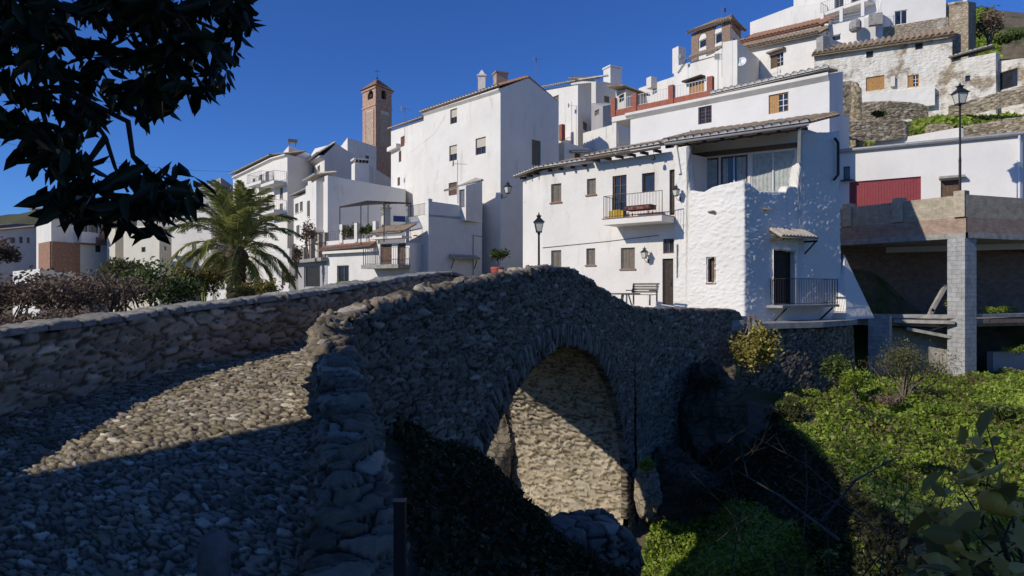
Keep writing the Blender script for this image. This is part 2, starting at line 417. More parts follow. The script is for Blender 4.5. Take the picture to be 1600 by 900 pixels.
# ------------------------------------------------------------------ terrain (thin RBF through survey points)
TP = np.array([
 (0,0,-1.95),(2,1,-2.3),(4,2,-2.7),(8,1,-3.2),(-2,-2,-2.1),(-6,-4,-2.2),(-14,-6,-2.3),(4,-8,-2.5),(14,-6,-3.5),(-.2,2.6,-2.0),
 (-5,2,-2.35),(-3,4.5,-2.0),(-4,7,-1.7),(-3,9,-1.7),(-2,7.8,-1.75),
 (-1.3,7.0,-1.65),(-.55,5,-2.2),(.4,6.5,-2.9),(-.8,8.6,-2.4),(-.2,10.8,-3.15),(.6,10,-3.85),(1.4,8,-3.7),(2.4,9.2,-5.4),(1.3,12,-6.3),
 (3.3,13,-7.4),(4.6,16,-7.9),(2.0,18,-8.2),(1.1,14.5,-8.1),(-2,17,-7.8),(3.4,17.4,-8.1),(5.4,18.8,-7.7),(6.6,20.3,-6.6),
 (3,6,-3.3),(5,5,-3.3),(8,6,-4.4),(5,9,-5.9),(8,11,-6.4),(12,10,-6.2),(20,8,-6),(30,8,-6),(30,-5,-5),(50,10,-5),
 (9.8,20,-4.6),(8.8,15.3,-6.0),(15.5,23,-4.2),(20,24,-4.1),(20,29,-4.25),(26,29.5,-4.2),(14,28,-4.3),(12,24,-4.4),(7.6,19,-6.0),(14,17,-5.3),(20,16,-5),(28,22,-4.2),(40,26,-3.8),
 (32,34,-3.6),(18,33,-3.8),(24,35,-3.7),(11,28,-4.0),(42,36,-2),(26,40.5,2.6),(19,42,2.6),(34,41,2.8),(46,40,4),
 (5,28,-1.5),(2,32,-1.3),(8,31,-1.5),(0,36,-.8),(-1,42,.3),(3,45,.8),(-6,42,-2),(4.5,23,-3.2),(6,24.5,-2.6),(3.2,24.5,-2.2),(1,24,-4),(-2,30,-3),(-6,36,-3.2),
 (-6.6,10,-3.0),(-9,8,-2.7),(-4.8,14,-4.6),(-8,20,-5.6),(-3,22,-6.2),(-10,30,-4.6),(-15,35,-3.6),(-25,50,-3.2),(-40,60,-4),(-20,15,-3.6),(-40,20,-3.5),(-30,35,-4),(-70,40,-3),
 (10,45,3.4),(20,38,4),(25,44,8),(30,49,12.2),(36,49,12.8),(38,45,12.0),(31,43,10.4),(36,42,10.0),(42,47,12.5),(44,56,17),(50,66,26),(56,66,27),(62,90,40),(46,80,33),(20,60,12),(10,65,10),(0,70,6),(0,60,4),(-10,60,1),(-20,75,3),(-15,90,12),(5,90,16),(30,75,20),
 (0,120,22),(40,110,36),(80,70,28),(90,120,50),(60,40,12),(-40,90,0),(-60,90,-1),(-80,140,4),(-40,150,8),(0,180,26),(80,200,60),(-120,60,-2),(-120,180,6)], float)
_d = np.sqrt(((TP[:, None, :2] - TP[None, :, :2]) ** 2).sum(-1) + .15)
_A = np.block([[_d, np.c_[np.ones(len(TP)), TP[:, :2]]], [np.c_[np.ones(len(TP)), TP[:, :2]].T, np.zeros((3, 3))]])
_w = np.linalg.solve(_A + np.diag([1e-6] * len(_A)), np.r_[TP[:, 2], 0, 0, 0])
def terr(x, y):
    x = np.asarray(x, float); y = np.asarray(y, float); sh = x.shape; x = x.ravel(); y = y.ravel()
    out = np.empty(len(x))
    for a in range(0, len(x), 20000):
        xs, ys = x[a:a + 20000], y[a:a + 20000]
        d = np.sqrt((xs[:, None] - TP[None, :, 0]) ** 2 + (ys[:, None] - TP[None, :, 1]) ** 2 + .15)
        out[a:a + 20000] = d @ _w[:len(TP)] + _w[-3] + _w[-2] * xs + _w[-1] * ys
    return out.reshape(sh)
# ------------------------------------------------------------------ ground sheet, far hill
def axis(a, b, fine0, fine1, d, far):
    x = list(np.arange(fine0, fine1 + 1e-6, d)); s = d
    while x[-1] < b: s = min(s * 1.18, far); x.append(x[-1] + s)
    s = d
    while x[0] > a: s = min(s * 1.18, far); x.insert(0, x[0] - s)
    return np.array(x)
gx = axis(-420, 420, -12, 30, .3, 25); gy = axis(-60, 620, -4, 32, .3, 25)
GX, GY = np.meshgrid(gx, gy, indexing='ij')
GZ = terr(GX, GY)
nearw = np.clip(1 - np.hypot(GX - 6, GY - 12) / 90, 0, 1)
GZ += fbm(GX * .5, GY * .5, GX * 0, 4) * (.35 * nearw + .9 * (1 - nearw)) + fbm(GX * 2.2, GY * 2.2, GX * 0 + 3, 3) * .14
_bd = np.hypot(np.clip(GX - 60, 0, None) + np.clip(-60 - GX, 0, None), np.clip(GY - 200, 0, None))
GZ = np.where(_bd > 0, np.clip(GZ, -20, 60) * np.exp(-_bd / 160) + (1 - np.exp(-_bd / 160)) * 10, GZ)
o = big_mesh('ground', np.stack([GX, GY, GZ], -1).reshape(-1, 3), grid_faces(len(gx), len(gy)), M['ground']); tag(o, 'earth and rough grass sloping down into the ravine', 'ground', kind='structure')
# far ridge at the left
hx = np.linspace(-520, 60, 90); hy = np.linspace(330, 620, 40)
HX, HY = np.meshgrid(hx, hy, indexing='ij')
HZ = (30 + 34 * np.exp(-((HX + 330) / 110) ** 2)) * np.exp(-((HY - 470) / 85) ** 2) - 6 + fbm(HX / 40, HY / 40, HX * 0, 5) * 14
o = big_mesh('hills', np.stack([HX, HY, HZ], -1).reshape(-1, 3), grid_faces(90, 40), rockmat('far_scrub_hill', (.085, .095, .045), (.15, .135, .08), (.05, .065, .03)))
tag(o, 'distant scrubby hill rising beyond the village', 'hill', kind='structure')

# ------------------------------------------------------------------ swept stone sheets
def resample(path, step):
    """path rows (x, y, extra...) -> rows at growing spacing; returns (rows, s)"""
    p = np.array(path, float); L = np.r_[0, np.cumsum(np.hypot(*np.diff(p[:, :2], axis=0).T))]
    s = [0.]
    while s[-1] < L[-1]:
        x = np.interp(s[-1], L, p[:, 0]); y = np.interp(s[-1], L, p[:, 1])
        s.append(s[-1] + step(math.hypot(x, y)))
    s = np.array(s); s *= L[-1] / s[-1]
    return np.stack([np.interp(s, L, p[:, k]) for k in range(p.shape[1])], 1), s

def smooth_path(path, n=8):
    p = np.array(path, float); out = []
    for i in range(len(p) - 1):
        a, b, c, d = p[max(i - 1, 0)], p[i], p[i + 1], p[min(i + 2, len(p) - 1)]
        for t in np.linspace(0, 1, n, endpoint=False):
            out.append(.5 * (2 * b + (c - a) * t + (2 * a - 5 * b + 4 * c - d) * t * t + (3 * b - a - 3 * c + d) * t ** 3))
    out.append(p[-1]); return np.array(out)

def stone_sheet(name, Pg, crd, cell, amp, mat, parent, keep=None, rows=False, seed=0, jit=.85, gap=(.02, .2), rough=.012, warp=.25, flip=False, tilt=1.3, facet=.0, jw=.75):
    du = np.gradient(Pg, axis=0); dv = np.gradient(Pg, axis=1)
    N = np.cross(du, dv); N /= np.linalg.norm(N, axis=-1, keepdims=True) + 1e-9
    if flip: N = -N
    e, r, tl = worley(crd, cell, jit, seed, warp, rows)
    rr = hsh(np.floor(r * 1e6), np.floor(r * 1e5), np.floor(r * 1e4))
    h = sstep(gap[0], gap[1], e) * (.40 + .45 * rr + tilt * tl)
    x, y, z = Pg[..., 0], Pg[..., 1], Pg[..., 2]
    a = amp if not hasattr(amp, 'shape') else amp
    chip = np.abs(fbm(x * 7 + r * 50, y * 7 + r * 31, z * 11, 4))         # chipped, angular faces, different on every stone
    D = h * a - chip * h * a * .9 + fbm(x * 16, y * 16, z * 16, 3) * rough * 1.8 + fbm(x * 1.3, y * 1.3, z * 1.3, 3) * .06
    if facet:
        _, r3, t3 = worley([c + .37 for c in crd], tuple(c * .42 for c in cell), 1.0, seed + 3, .3)
        D = D + h * a * facet * (t3 * 1.4 + .5 * (r3 - .5))
    V = Pg + N * D[..., None]
    q = grid_faces(Pg.shape[0], Pg.shape[1], keep)
    if flip: q = q[:, ::-1]
    return big_mesh(name, V.reshape(-1, 3), q, mat, {'tone': r, 'joint': 1 - sstep(gap[1] * .15, gap[1] * jw, e)}, parent)

def wall_sweep(path, step, width, m, soff=0.0, batter=.03, rnd=.07):
    """path rows: x, y, ztop, zbot_outer, zbot_inner; outer face is on the right of travel"""
    rows, s = resample(path, step); n = len(rows)
    d = np.gradient(rows[:, :2], axis=0); d /= np.linalg.norm(d, axis=1, keepdims=True)
    k = np.ones(9) / 9
    dp = np.pad(d, ((4, 4), (0, 0)), 'edge'); d = np.stack([np.convolve(dp[:, i], k, 'valid') for i in (0, 1)], 1)
    d /= np.linalg.norm(d, axis=1, keepdims=True)
    nn = np.stack([d[:, 1], -d[:, 0]], 1)
    Pg = np.zeros((n, m, 3)); W = np.zeros((n, m)); OUT = np.zeros((n, m))
    for i in range(n):
        x, y, zt, zo, zi = rows[i, :5]; w = rows[i, 5] if rows.shape[1] > 5 else width
        prof = [(0, zo), (0, zt - rnd)]
        for t in np.linspace(0, 1, 5)[1:]: prof.append((-rnd * (1 - math.cos(t * math.pi / 2)), zt - rnd + rnd * math.sin(t * math.pi / 2)))
        for t in np.linspace(0, 1, 5): prof.append((-w + rnd * (1 - math.sin(t * math.pi / 2)), zt - rnd + rnd * math.cos(t * math.pi / 2)))
        prof.append((-w, zi)); prof = np.array(prof)
        L = np.r_[0, np.cumsum(np.hypot(*np.diff(prof, axis=0).T))]
        t = np.linspace(0, L[-1], m)
        o = np.interp(t, L, prof[:, 0]); z = np.interp(t, L, prof[:, 1])
        oo = o + np.where(o > -w / 2, 1, -1) * batter * np.clip(zt - z, 0, 9)
        Pg[i, :, 0] = x + nn[i, 0] * oo; Pg[i, :, 1] = y + nn[i, 1] * oo; Pg[i, :, 2] = z
        W[i] = o; OUT[i] = (t < L[1])
    S = np.repeat(s[:, None] + soff, m, 1)
    return Pg, S, W, OUT, s[-1] + soff

LD = np.array([.454, .891]); LN = np.array([.891, -.454]); C0 = np.array([.994, 14.2])
ARC_S, ARC_Z, ARC_R = .33, -6.2, 4.87
ztop_s = lambda Y: np.interp(Y, [7.4, 8.17, 9.06, 9.6, 11, 12.25, 13.6, 14.5, 15.4, 16.45, 17.9, 19.5], [-.47, -.384, -.20, -.10, .11, .22, .41, .45, .34, .08, -.27, -.57])

bridge = thing('stone_bridge', 'grey slate humpback bridge with one tall round arch across the ravine', 'bridge', (.99, 14.2, -7))
# approach parapet that comes down towards the viewer
app = smooth_path([(-.30, 2.0, -1.95, -2.9, -2.3, .56), (-.46, 2.7, -1.70, -2.9, -2.3, .54), (-.60, 3.35, -1.46, -2.8, -2.1, .50), (-.72, 3.8, -1.26, -2.7, -1.95, .42), (-.93, 4.5, -1.10, -2.7, -1.85, .39), (-1.27, 5.6, -.85, -2.6, -1.7, .39), (-1.62, 6.6, -.63, -2.6, -1.5, .38), (-1.89, 7.4, -.47, -2.7, -1.4, .39), (-1.99, 7.85, -.42, -2.8, -1.4, .40)])
Pg, S, W, OUT, s1 = wall_sweep(app, lambda d: max(.014, d * .003), .45, 150, rnd=.10)
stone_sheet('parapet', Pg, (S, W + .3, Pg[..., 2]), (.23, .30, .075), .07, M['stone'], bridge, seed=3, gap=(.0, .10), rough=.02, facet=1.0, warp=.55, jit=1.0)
# spandrel and its parapet
p0 = [(-1.99, 7.85)] + [(-1.93, 8.42)] + [tuple(C0 + LD * s) for s in np.arange(-5.6, 6.4, .4)]
span = [(x, y, float(ztop_s(y)), -9.2, float(ztop_s(y)) - 1.0) for x, y in p0]
Pg, S, W, OUT, s2 = wall_sweep(span, lambda d: .024, .42, 390, soff=s1, batter=.0)
rel = (Pg[..., 0] - C0[0]) * LD[0] + (Pg[..., 1] - C0[1]) * LD[1]
hole = (np.hypot(rel - ARC_S, np.maximum(Pg[..., 2] - ARC_Z, 0)) < ARC_R + .12) & (OUT > 0)
kp = ~(hole[:-1, :-1] | hole[1:, 1:])
amp = np.where(Pg[..., 2] > ztop_s(Pg[..., 1]) - .16, .10, .06)
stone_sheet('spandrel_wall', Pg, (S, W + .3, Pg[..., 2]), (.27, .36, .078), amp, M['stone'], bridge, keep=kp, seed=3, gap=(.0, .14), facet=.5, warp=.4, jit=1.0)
# wing wall on the far bank
wing = [(3.72, 19.6, -.58, -9.2, -1.5), (4.4, 20.6, -.66, -8, -1.5), (6.6, 22.7, -.75, -8, -1.6), (8.45, 24.35, -.84, -6, -1.6), (8.75, 24.62, -.92, -6, -1.6), (8.9, 24.8, -1.25, -6, -1.7)]
Pg, S, W, OUT, _ = wall_sweep(wing, lambda d: .05, .45, 150, soff=s2, batter=.02)
stone_sheet('wing_wall', Pg, (S, W + .3, Pg[..., 2]), (.32, .40, .09), .06, M['stone'], bridge, seed=5, gap=(.0, .14), facet=.3, warp=.4)
# arch ring of thin radial slates
th = np.linspace(-.12, math.pi + .12, 520); prof = [(-.14, ARC_R)] + [(-.14 + .18 * t, ARC_R) for t in np.linspace(.2, 1, 5)] + [(.04, ARC_R + t) for t in np.linspace(.03, .50, 15)] + [(-.1, ARC_R + .50)]
Pg = np.zeros((len(th), len(prof), 3)); A = np.zeros(Pg.shape[:2]); B = A.copy()
for j, (off, r) in enumerate(prof):
    s = ARC_S + r * np.cos(th); z = ARC_Z + r * np.sin(th)
    q = C0 + s[:, None] * LD + off * LN
    Pg[:, j, 0], Pg[:, j, 1], Pg[:, j, 2] = q[:, 0], q[:, 1], z
    A[:, j] = th * 5.1; B[:, j] = off + r
stone_sheet('arch_ring', Pg, (B, A * 0, A), (.62, 1, .10), .06, M['stone'], bridge, seed=9, gap=(.0, .2), jit=.7, warp=.12, flip=True)
# barrel vault and the faces of both abutments
arc = [(ARC_R, z) for z in np.linspace(-9.2, ARC_Z - .04, 62)] + [(ARC_R * math.cos(t), ARC_Z + ARC_R * math.sin(t)) for t in np.linspace(0, math.pi, 330)] + [(-ARC_R, z) for z in np.linspace(ARC_Z - .04, -9.2, 62)]
dep = np.linspace(-.11, -3.75, 94)
Pg = np.zeros((len(arc), len(dep), 3)); A = np.zeros(Pg.shape[:2]); B = A.copy(); cum = np.r_[0, np.cumsum(np.hypot(*np.diff(np.array(arc), axis=0).T))]
for j, off in enumerate(dep):
    q = C0 + (ARC_S + np.array([a[0] for a in arc]))[:, None] * LD + off * LN
    Pg[:, j, 0], Pg[:, j, 1], Pg[:, j, 2] = q[:, 0], q[:, 1], [a[1] for a in arc]
    A[:, j] = cum; B[:, j] = off
stone_sheet('vault', Pg, (B, A * 0, A), (.44, 1, .12), .075, M['stone_warm'], bridge, seed=12, gap=(.0, .14), jit=1.0, warp=.45, flip=True, rough=.014, facet=.35)
# far face of the bridge (closes it towards the sun)
sv = np.arange(-7.5, 6.6, .1); zv = np.linspace(-8.2, 0, 90)
q = C0 + sv[:, None] * LD - 3.72 * LN
Pg = np.zeros((len(sv), len(zv), 3)); Pg[..., 0] = q[:, :1]; Pg[..., 1] = q[:, 1:]
ztl = np.interp(sv, [-7.5, -4, 0, 3, 6.6], [-1.2, -.5, .45, .45, .2])
Pg[..., 2] = -9.2 + (zv[None, :] + 8.2) / 8.2 * (ztl[:, None] + 8.6)
Sg = np.repeat(sv[:, None], len(zv), 1)
hole = np.hypot(Sg - ARC_S, np.maximum(Pg[..., 2] - ARC_Z, 0)) < ARC_R
stone_sheet('far_spandrel_wall', Pg, (Sg, Sg * 0, Pg[..., 2]), (.3, .35, .11), .05, M['stone'], bridge, keep=~(hole[:-1, :-1] & hole[1:, 1:]), seed=3)

# ------------------------------------------------------------------ left parapet with pale coping slabs
LP = [(-4.75, 2.2, -1.15, -1.1), (-5.1, 4.2, -.80, -1.62), (-5.22, 5.6, -.55, -1.5), (-5.28, 6.6, -.43, -1.35), (-4.94, 7.6, -.36, -1.26), (-4.35, 8.7, -.235, -1.07), (-3.3, 10.2, -.06, -.88), (-2.55, 12.5, .15, -.62), (-1.68, 16, .40, -.35), (-1.2, 18.0, .30, -.45), (-.9, 18.9, .05, -.6)]
lp = smooth_path([(x, y, z - .1, zb - .5, (-3.6 if y < 9.5 else zb - 1.3), .42) for x, y, z, zb in LP], 6)
Pg, S, W, OUT, _ = wall_sweep(lp, lambda d: max(.024, d * .0032), .42, 170, batter=.02)
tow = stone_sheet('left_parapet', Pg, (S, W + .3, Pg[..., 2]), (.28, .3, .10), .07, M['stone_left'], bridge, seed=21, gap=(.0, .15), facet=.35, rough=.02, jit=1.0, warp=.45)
cp = smooth_path([(x - .02, y, z - .02, z - .075, z - .075, .50) for x, y, z, zb in LP], 6)
cp[:, 0] += .05
Pg, S, W, OUT, _ = wall_sweep(cp, lambda d: max(.02, d * .003), .50, 44, batter=0, rnd=.03)
stone_sheet('coping', Pg, (S, W * 0, W * .12), (.30, 1, .9), .05, M['coping'], bridge, seed=8, gap=(.0, .10), jit=.9, warp=.3, rough=.022)

# ------------------------------------------------------------------ cobbled roadway
ST = np.array([(-5.3, -1.5, -2.1, .8, -1.5, -2.15), (-5.2, 2.0, -2.0, -.3, 1.0, -2.02), (-5.2, 4.6, -1.66, -.85, 3.0, -1.82), (-5.3, 6.4, -1.37, -1.35, 5, -1.46), (-5.0, 7.5, -1.27, -1.9, 6.6, -1.21), (-4.4, 8.6, -1.08, -2.25, 8.0, -1.06), (-3.4, 10.1, -.89, -1.75, 9.3, -.88), (-2.6, 12.5, -.63, -.55, 12, -.5),
               (-1.75, 16, -.36, 1.2, 15.2, -.3), (-1.1, 18.5, -.5, 2.8, 18.3, -.95), (.3, 22, -.95, 4.2, 21.2, -1.2), (2, 28, -1.0, 8.0, 24.6, -1.3)])
stp = smooth_path(ST, 20)
dd = np.r_[0, np.cumsum(np.hypot(*np.diff((stp[:, :2] + stp[:, 3:5]) / 2, axis=0).T))]
s = [0.]
while s[-1] < dd[-1]: s.append(s[-1] + (.018 if 3.5 < s[-1] < 13.5 else .09))
s = np.array(s); st = np.stack([np.interp(s, dd, stp[:, k]) for k in range(6)], 1)
t = np.linspace(-.04, 1.04, 250)
Pg = st[:, None, :3] * (1 - t[None, :, None]) + st[:, None, 3:] * t[None, :, None]
wdt = np.linalg.norm(st[:, 3:5] - st[:, :2], axis=1)
road = stone_sheet('road', Pg, (t[None, :] * wdt[:, None], np.repeat(s[:, None], len(t), 1), 0 * Pg[..., 0]), (.125, .068, 1), .034, M['cobble'], None, seed=30, gap=(.0, .24), warp=.4, jit=.9, rough=.007, facet=.2, flip=True)
tag(road, 'lane paved with river cobbles climbing over the bridge', 'road', kind='structure')

# ------------------------------------------------------------------ rocks
def rock(name, label, c, r, mat, seed, n=64, lump=.45, group=None):
    u = np.linspace(0, 2 * math.pi, n); v = np.linspace(.02, math.pi - .02, n // 2)
    U, Vv = np.meshgrid(u, v, indexing='ij')
    d = np.stack([np.sin(Vv) * np.cos(U), np.sin(Vv) * np.sin(U), np.cos(Vv)], -1)
    f = 1 + lump * 2 * fbm(d[..., 0] * 1.6 + seed, d[..., 1] * 1.6, d[..., 2] * 1.6, 5) - .25 * np.abs(fbm(d[..., 0] * 3 + seed, d[..., 1] * 3 + 9, d[..., 2] * 3, 4))
    f = f + .22 * fbm(d[..., 0] * 6 + seed, d[..., 1] * 6, d[..., 2] * 9, 4) - .16 * np.abs(fbm(d[..., 0] * 4, d[..., 1] * 4 + seed, d[..., 2] * 7, 3))
    V = np.array(c) + d * f[..., None] * np.array(r)
    o = big_mesh(name, V.reshape(-1, 3), grid_faces(n, n // 2), mat)
    return tag(o, label, 'rock', group)
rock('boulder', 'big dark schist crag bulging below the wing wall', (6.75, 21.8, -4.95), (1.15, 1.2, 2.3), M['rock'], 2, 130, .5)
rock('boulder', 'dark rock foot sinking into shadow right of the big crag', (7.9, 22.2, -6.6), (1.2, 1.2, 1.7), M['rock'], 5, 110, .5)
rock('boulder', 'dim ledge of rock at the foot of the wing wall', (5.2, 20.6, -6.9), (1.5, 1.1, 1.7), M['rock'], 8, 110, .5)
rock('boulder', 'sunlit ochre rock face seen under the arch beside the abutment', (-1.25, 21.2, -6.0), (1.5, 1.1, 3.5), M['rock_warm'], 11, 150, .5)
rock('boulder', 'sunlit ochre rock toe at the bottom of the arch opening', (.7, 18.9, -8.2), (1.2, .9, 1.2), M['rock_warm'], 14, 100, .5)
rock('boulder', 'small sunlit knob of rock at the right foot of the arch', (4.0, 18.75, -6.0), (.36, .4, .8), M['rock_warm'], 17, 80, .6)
# stub of broken wall standing on the near bank
stub = [(.58, 7.75, -3.10, -4.6, -4.6, .75), (.85, 7.85, -3.05, -4.7, -4.7, .8), (1.25, 8.0, -3.06, -4.8, -4.8, .8), (1.52, 8.1, -3.12, -4.9, -4.9, .75), (1.62, 8.15, -3.35, -4.9, -4.9, .6)]
Pg, S, W, OUT, _ = wall_sweep(smooth_path(stub, 6), lambda d: .02, .8, 150, batter=.01, rnd=.12)
o = stone_sheet('broken_wall', Pg, (S, W + .3, Pg[..., 2]), (.30, .35, .10), .07, M['stone'], None, seed=41, gap=(.0, .14), facet=.4); tag(o, 'squat stub of dry stone wall standing on the dark near bank', 'wall')
# bollard and post
b = thing('bollard', 'round stone bollard on the cobbled lane', 'bollard', (-1.49, 3.2, -1.95))
MB().lathe((-1.49, 3.2, -1.95), [(.085, 0), (.082, .3), (.078, .58), (.072, .66), (.055, .71), (.02, .74)], 20).build('post', plain('bollard_stone', (.16, .15, .14), .9, .2, 0, .3, 12, .006), b, True)
b = thing('iron_post', 'square black iron post on the bank beside the parapet end', 'post', (-.455, 2.6, -2.3))
MB().box((-.455, 2.6, -1.58), .045, .045, 1.42).build('shaft', M['iron'], b)
MB().box((-.455, 2.6, -.867), .05, .05, .012).build('cap', M['iron'], b)
# ------------------------------------------------------------------ walls, windows, roofs
class Wall:
    def __init__(s, A, B, zb, ztA, ztB):
        s.A = Vector((A[0], A[1])); s.B = Vector((B[0], B[1])); s.d = s.B - s.A; s.L = s.d.length; s.d.normalize()
        s.n = Vector((s.d.y, -s.d.x)); s.zb = zb; s.za = ztA; s.zt = ztB; s.rz = math.atan2(s.d.y, s.d.x)
    def s_of(s, u):
        k = (u - 800) / F      # A.x + t d.x = k (A.y + t d.y)
        return (k * s.A.y - s.A.x) / (s.d.x - k * s.d.y)
    def Y(s, t): return s.A.y + t * s.d.y
    def pt(s, t, z, off=0.0):
        p = s.A + s.d * t + s.n * off
        return Vector((p.x, p.y, z))
    def rect(s, u0, v0, u1, v1):
        a, b = s.s_of(u0), s.s_of(u1); y = s.Y((a + b) / 2)
        return a, b, (450 - v1) / F * y, (450 - v0) / F * y
    def top(s, t): return s.za + (s.zt - s.za) * t / s.L
    def box(s, mb, t, z, off, dt, dz, dn, mi=0):
        """box whose back face lies at `off` in front of the wall plane"""
        return mb.box(s.pt(t, z, off + dn / 2), dt, dn, dz, s.rz, mi)

def clip_top(poly, wl):
    out = []
    f = lambda p: wl.top(p[0]) - p[1]
    for i in range(len(poly)):
        a, b = poly[i], poly[(i + 1) % len(poly)]
        fa, fb = f(a), f(b)
        if fa >= -1e-6: out.append(a)
        if (fa > 1e-6 and fb < -1e-6) or (fa < -1e-6 and fb > 1e-6):
            k = fa / (fa - fb); out.append((a[0] + (b[0] - a[0]) * k, a[1] + (b[1] - a[1]) * k))
    return out

def wall_mesh(mb, wl, holes=(), rev=.16, off=0.0):
    zs = sorted({wl.zb, max(wl.za, wl.zt)} | {z for h in holes for z in h[2:4]})
    ss = sorted({0.0, wl.L} | {x for h in holes for x in h[:2]})
    for i in range(len(ss) - 1):
        for j in range(len(zs) - 1):
            a, b, c, d = ss[i], ss[i + 1], zs[j], zs[j + 1]
            if b - a < 1e-5 or d - c < 1e-5: continue
            m = ((a + b) / 2, (c + d) / 2)
            if any(h[0] - 1e-6 < m[0] < h[1] + 1e-6 and h[2] - 1e-6 < m[1] < h[3] + 1e-6 for h in holes): continue
            p = clip_top([(a, c), (b, c), (b, d), (a, d)], wl)
            if len(p) > 2: mb.poly([wl.pt(x, z, off) for x, z in p], 0, [(x, z) for x, z in p])
    for a, b, c, d in [h[:4] for h in holes]:
        for (x0, z0), (x1, z1) in (((a, c), (b, c)), ((b, c), (b, d)), ((b, d), (a, d)), ((a, d), (a, c))):
            mb.quad(wl.pt(x0, z0, off), wl.pt(x1, z1, off), wl.pt(x1, z1, off - rev), wl.pt(x0, z0, off - rev), 0)

def window(root, wl, r, style='shutter', frame='taupe', sill=True, rev=.16, bars=None, name=None):
    a, b, c, d = r; w, h = b - a, d - c; m, zc = (a + b) / 2, (c + d) / 2
    door = style in ('door', 'glassdoor', 'garage')
    fr = MB(); fw = min(.07, w * .12)
    f0 = -rev + .01
    for x in (a + fw / 2, b - fw / 2): wl.box(fr, x, zc, f0, fw, h, .06)
    wl.box(fr, m, d - fw / 2, f0, w - 2 * fw, fw, .06)
    if not door: wl.box(fr, m, c + fw / 2, f0, w - 2 * fw, fw, .06)
    fo = fr.build(name or ('door' if door else 'window'), M[frame], root)
    i0, i1, j0, j1 = a + fw, b - fw, c + (0 if door else fw), d - fw
    iw, ih = i1 - i0, j1 - j0
    if style in ('shutter', 'door', 'garage'):
        p = MB(); n = max(2, int(iw / .14))
        for k in range(n):
            wl.box(p, i0 + (k + .5) * iw / n, (j0 + j1) / 2, f0, iw / n - .012, ih, .035 + .006 * (k % 2))
        wl.box(p, m, (j0 + j1) / 2, f0 - .012, iw, ih, .012)
        if style == 'shutter': wl.box(p, m, (j0 + j1) / 2, f0 + .03, .03, ih, .025)
        if style == 'door':
            for z in (j0 + ih * .12, j0 + ih * .5, j0 + ih * .9): wl.box(p, m, z, f0 + .03, iw, .09, .02)
        p.build('shutter' if style == 'shutter' else 'leaf', M[frame], fo)
        if style == 'door':
            q = MB(); wl.box(q, i1 - .1, j0 + ih * .47, f0 + .03, .05, .16, .05); q.build('handle', M['iron'], fo)
    else:
        p = MB(); wl.box(p, m, (j0 + j1) / 2, f0 - .01, iw, ih, .02); p.build('pane', M['glass'], fo)
        if style in ('glass', 'glassdoor', 'blind', 'lattice'):
            q = MB(); wl.box(q, m, (j0 + j1) / 2, f0 + .012, .05, ih, .04)
            if style == 'glassdoor':
                for k in (1, 2, 3, 4): wl.box(q, m, j0 + ih * k / 5, f0 + .012, iw, .03, .035)
            if style == 'lattice':
                for k in (1, 2, 3): wl.box(q, m, j0 + ih * k / 4, f0 + .012, iw, .025, .03)
            q.build('mullion', M[frame], fo)
        if style == 'blind':
            q = MB(); wl.box(q, m, j1 - ih * .28, f0 + .05, iw * .98, ih * .56, .02); q.build('blind', M['blind'], fo)
        if style == 'half':
            q = MB(); n = 4
            for k in range(n): wl.box(q, i0 + (k + .5) * iw * .5 / n, (j0 + j1) / 2, f0 + .02, iw * .5 / n - .01, ih, .035)
            q.build('shutter', M[frame], fo)
            q = MB(); wl.box(q, i0 + iw * .75, (j0 + j1) / 2, f0 + .012, .04, ih, .035)
            for k in (1, 2): wl.box(q, i0 + iw * .75, j0 + ih * k / 3, f0 + .012, iw * .5, .03, .03)
            q.build('mullion', M['metal_white'], fo)
        if style == 'lattice' or bars:
            q = MB(); n = max(3, int(w / .13))
            for k in range(n): wl.box(q, a + (k + .5) * w / n, zc, .05 if bars else -.05, .016, h + (.1 if bars else -.04), .016)
            for k in (0, .5, 1): wl.box(q, m, c + h * (.02 + .96 * k), .046 if bars else -.054, w + (.06 if bars else -.02), .02, .008)
            q.build('grille', M['iron'], fo)
    if sill and not door:
        q = MB(); wl.box(q, m, c - .031, -.02, w + .12, .06, .09); q.build('sill', M['tile_red' if sill == 'tile' else 'white_shade'], fo)
    return fo

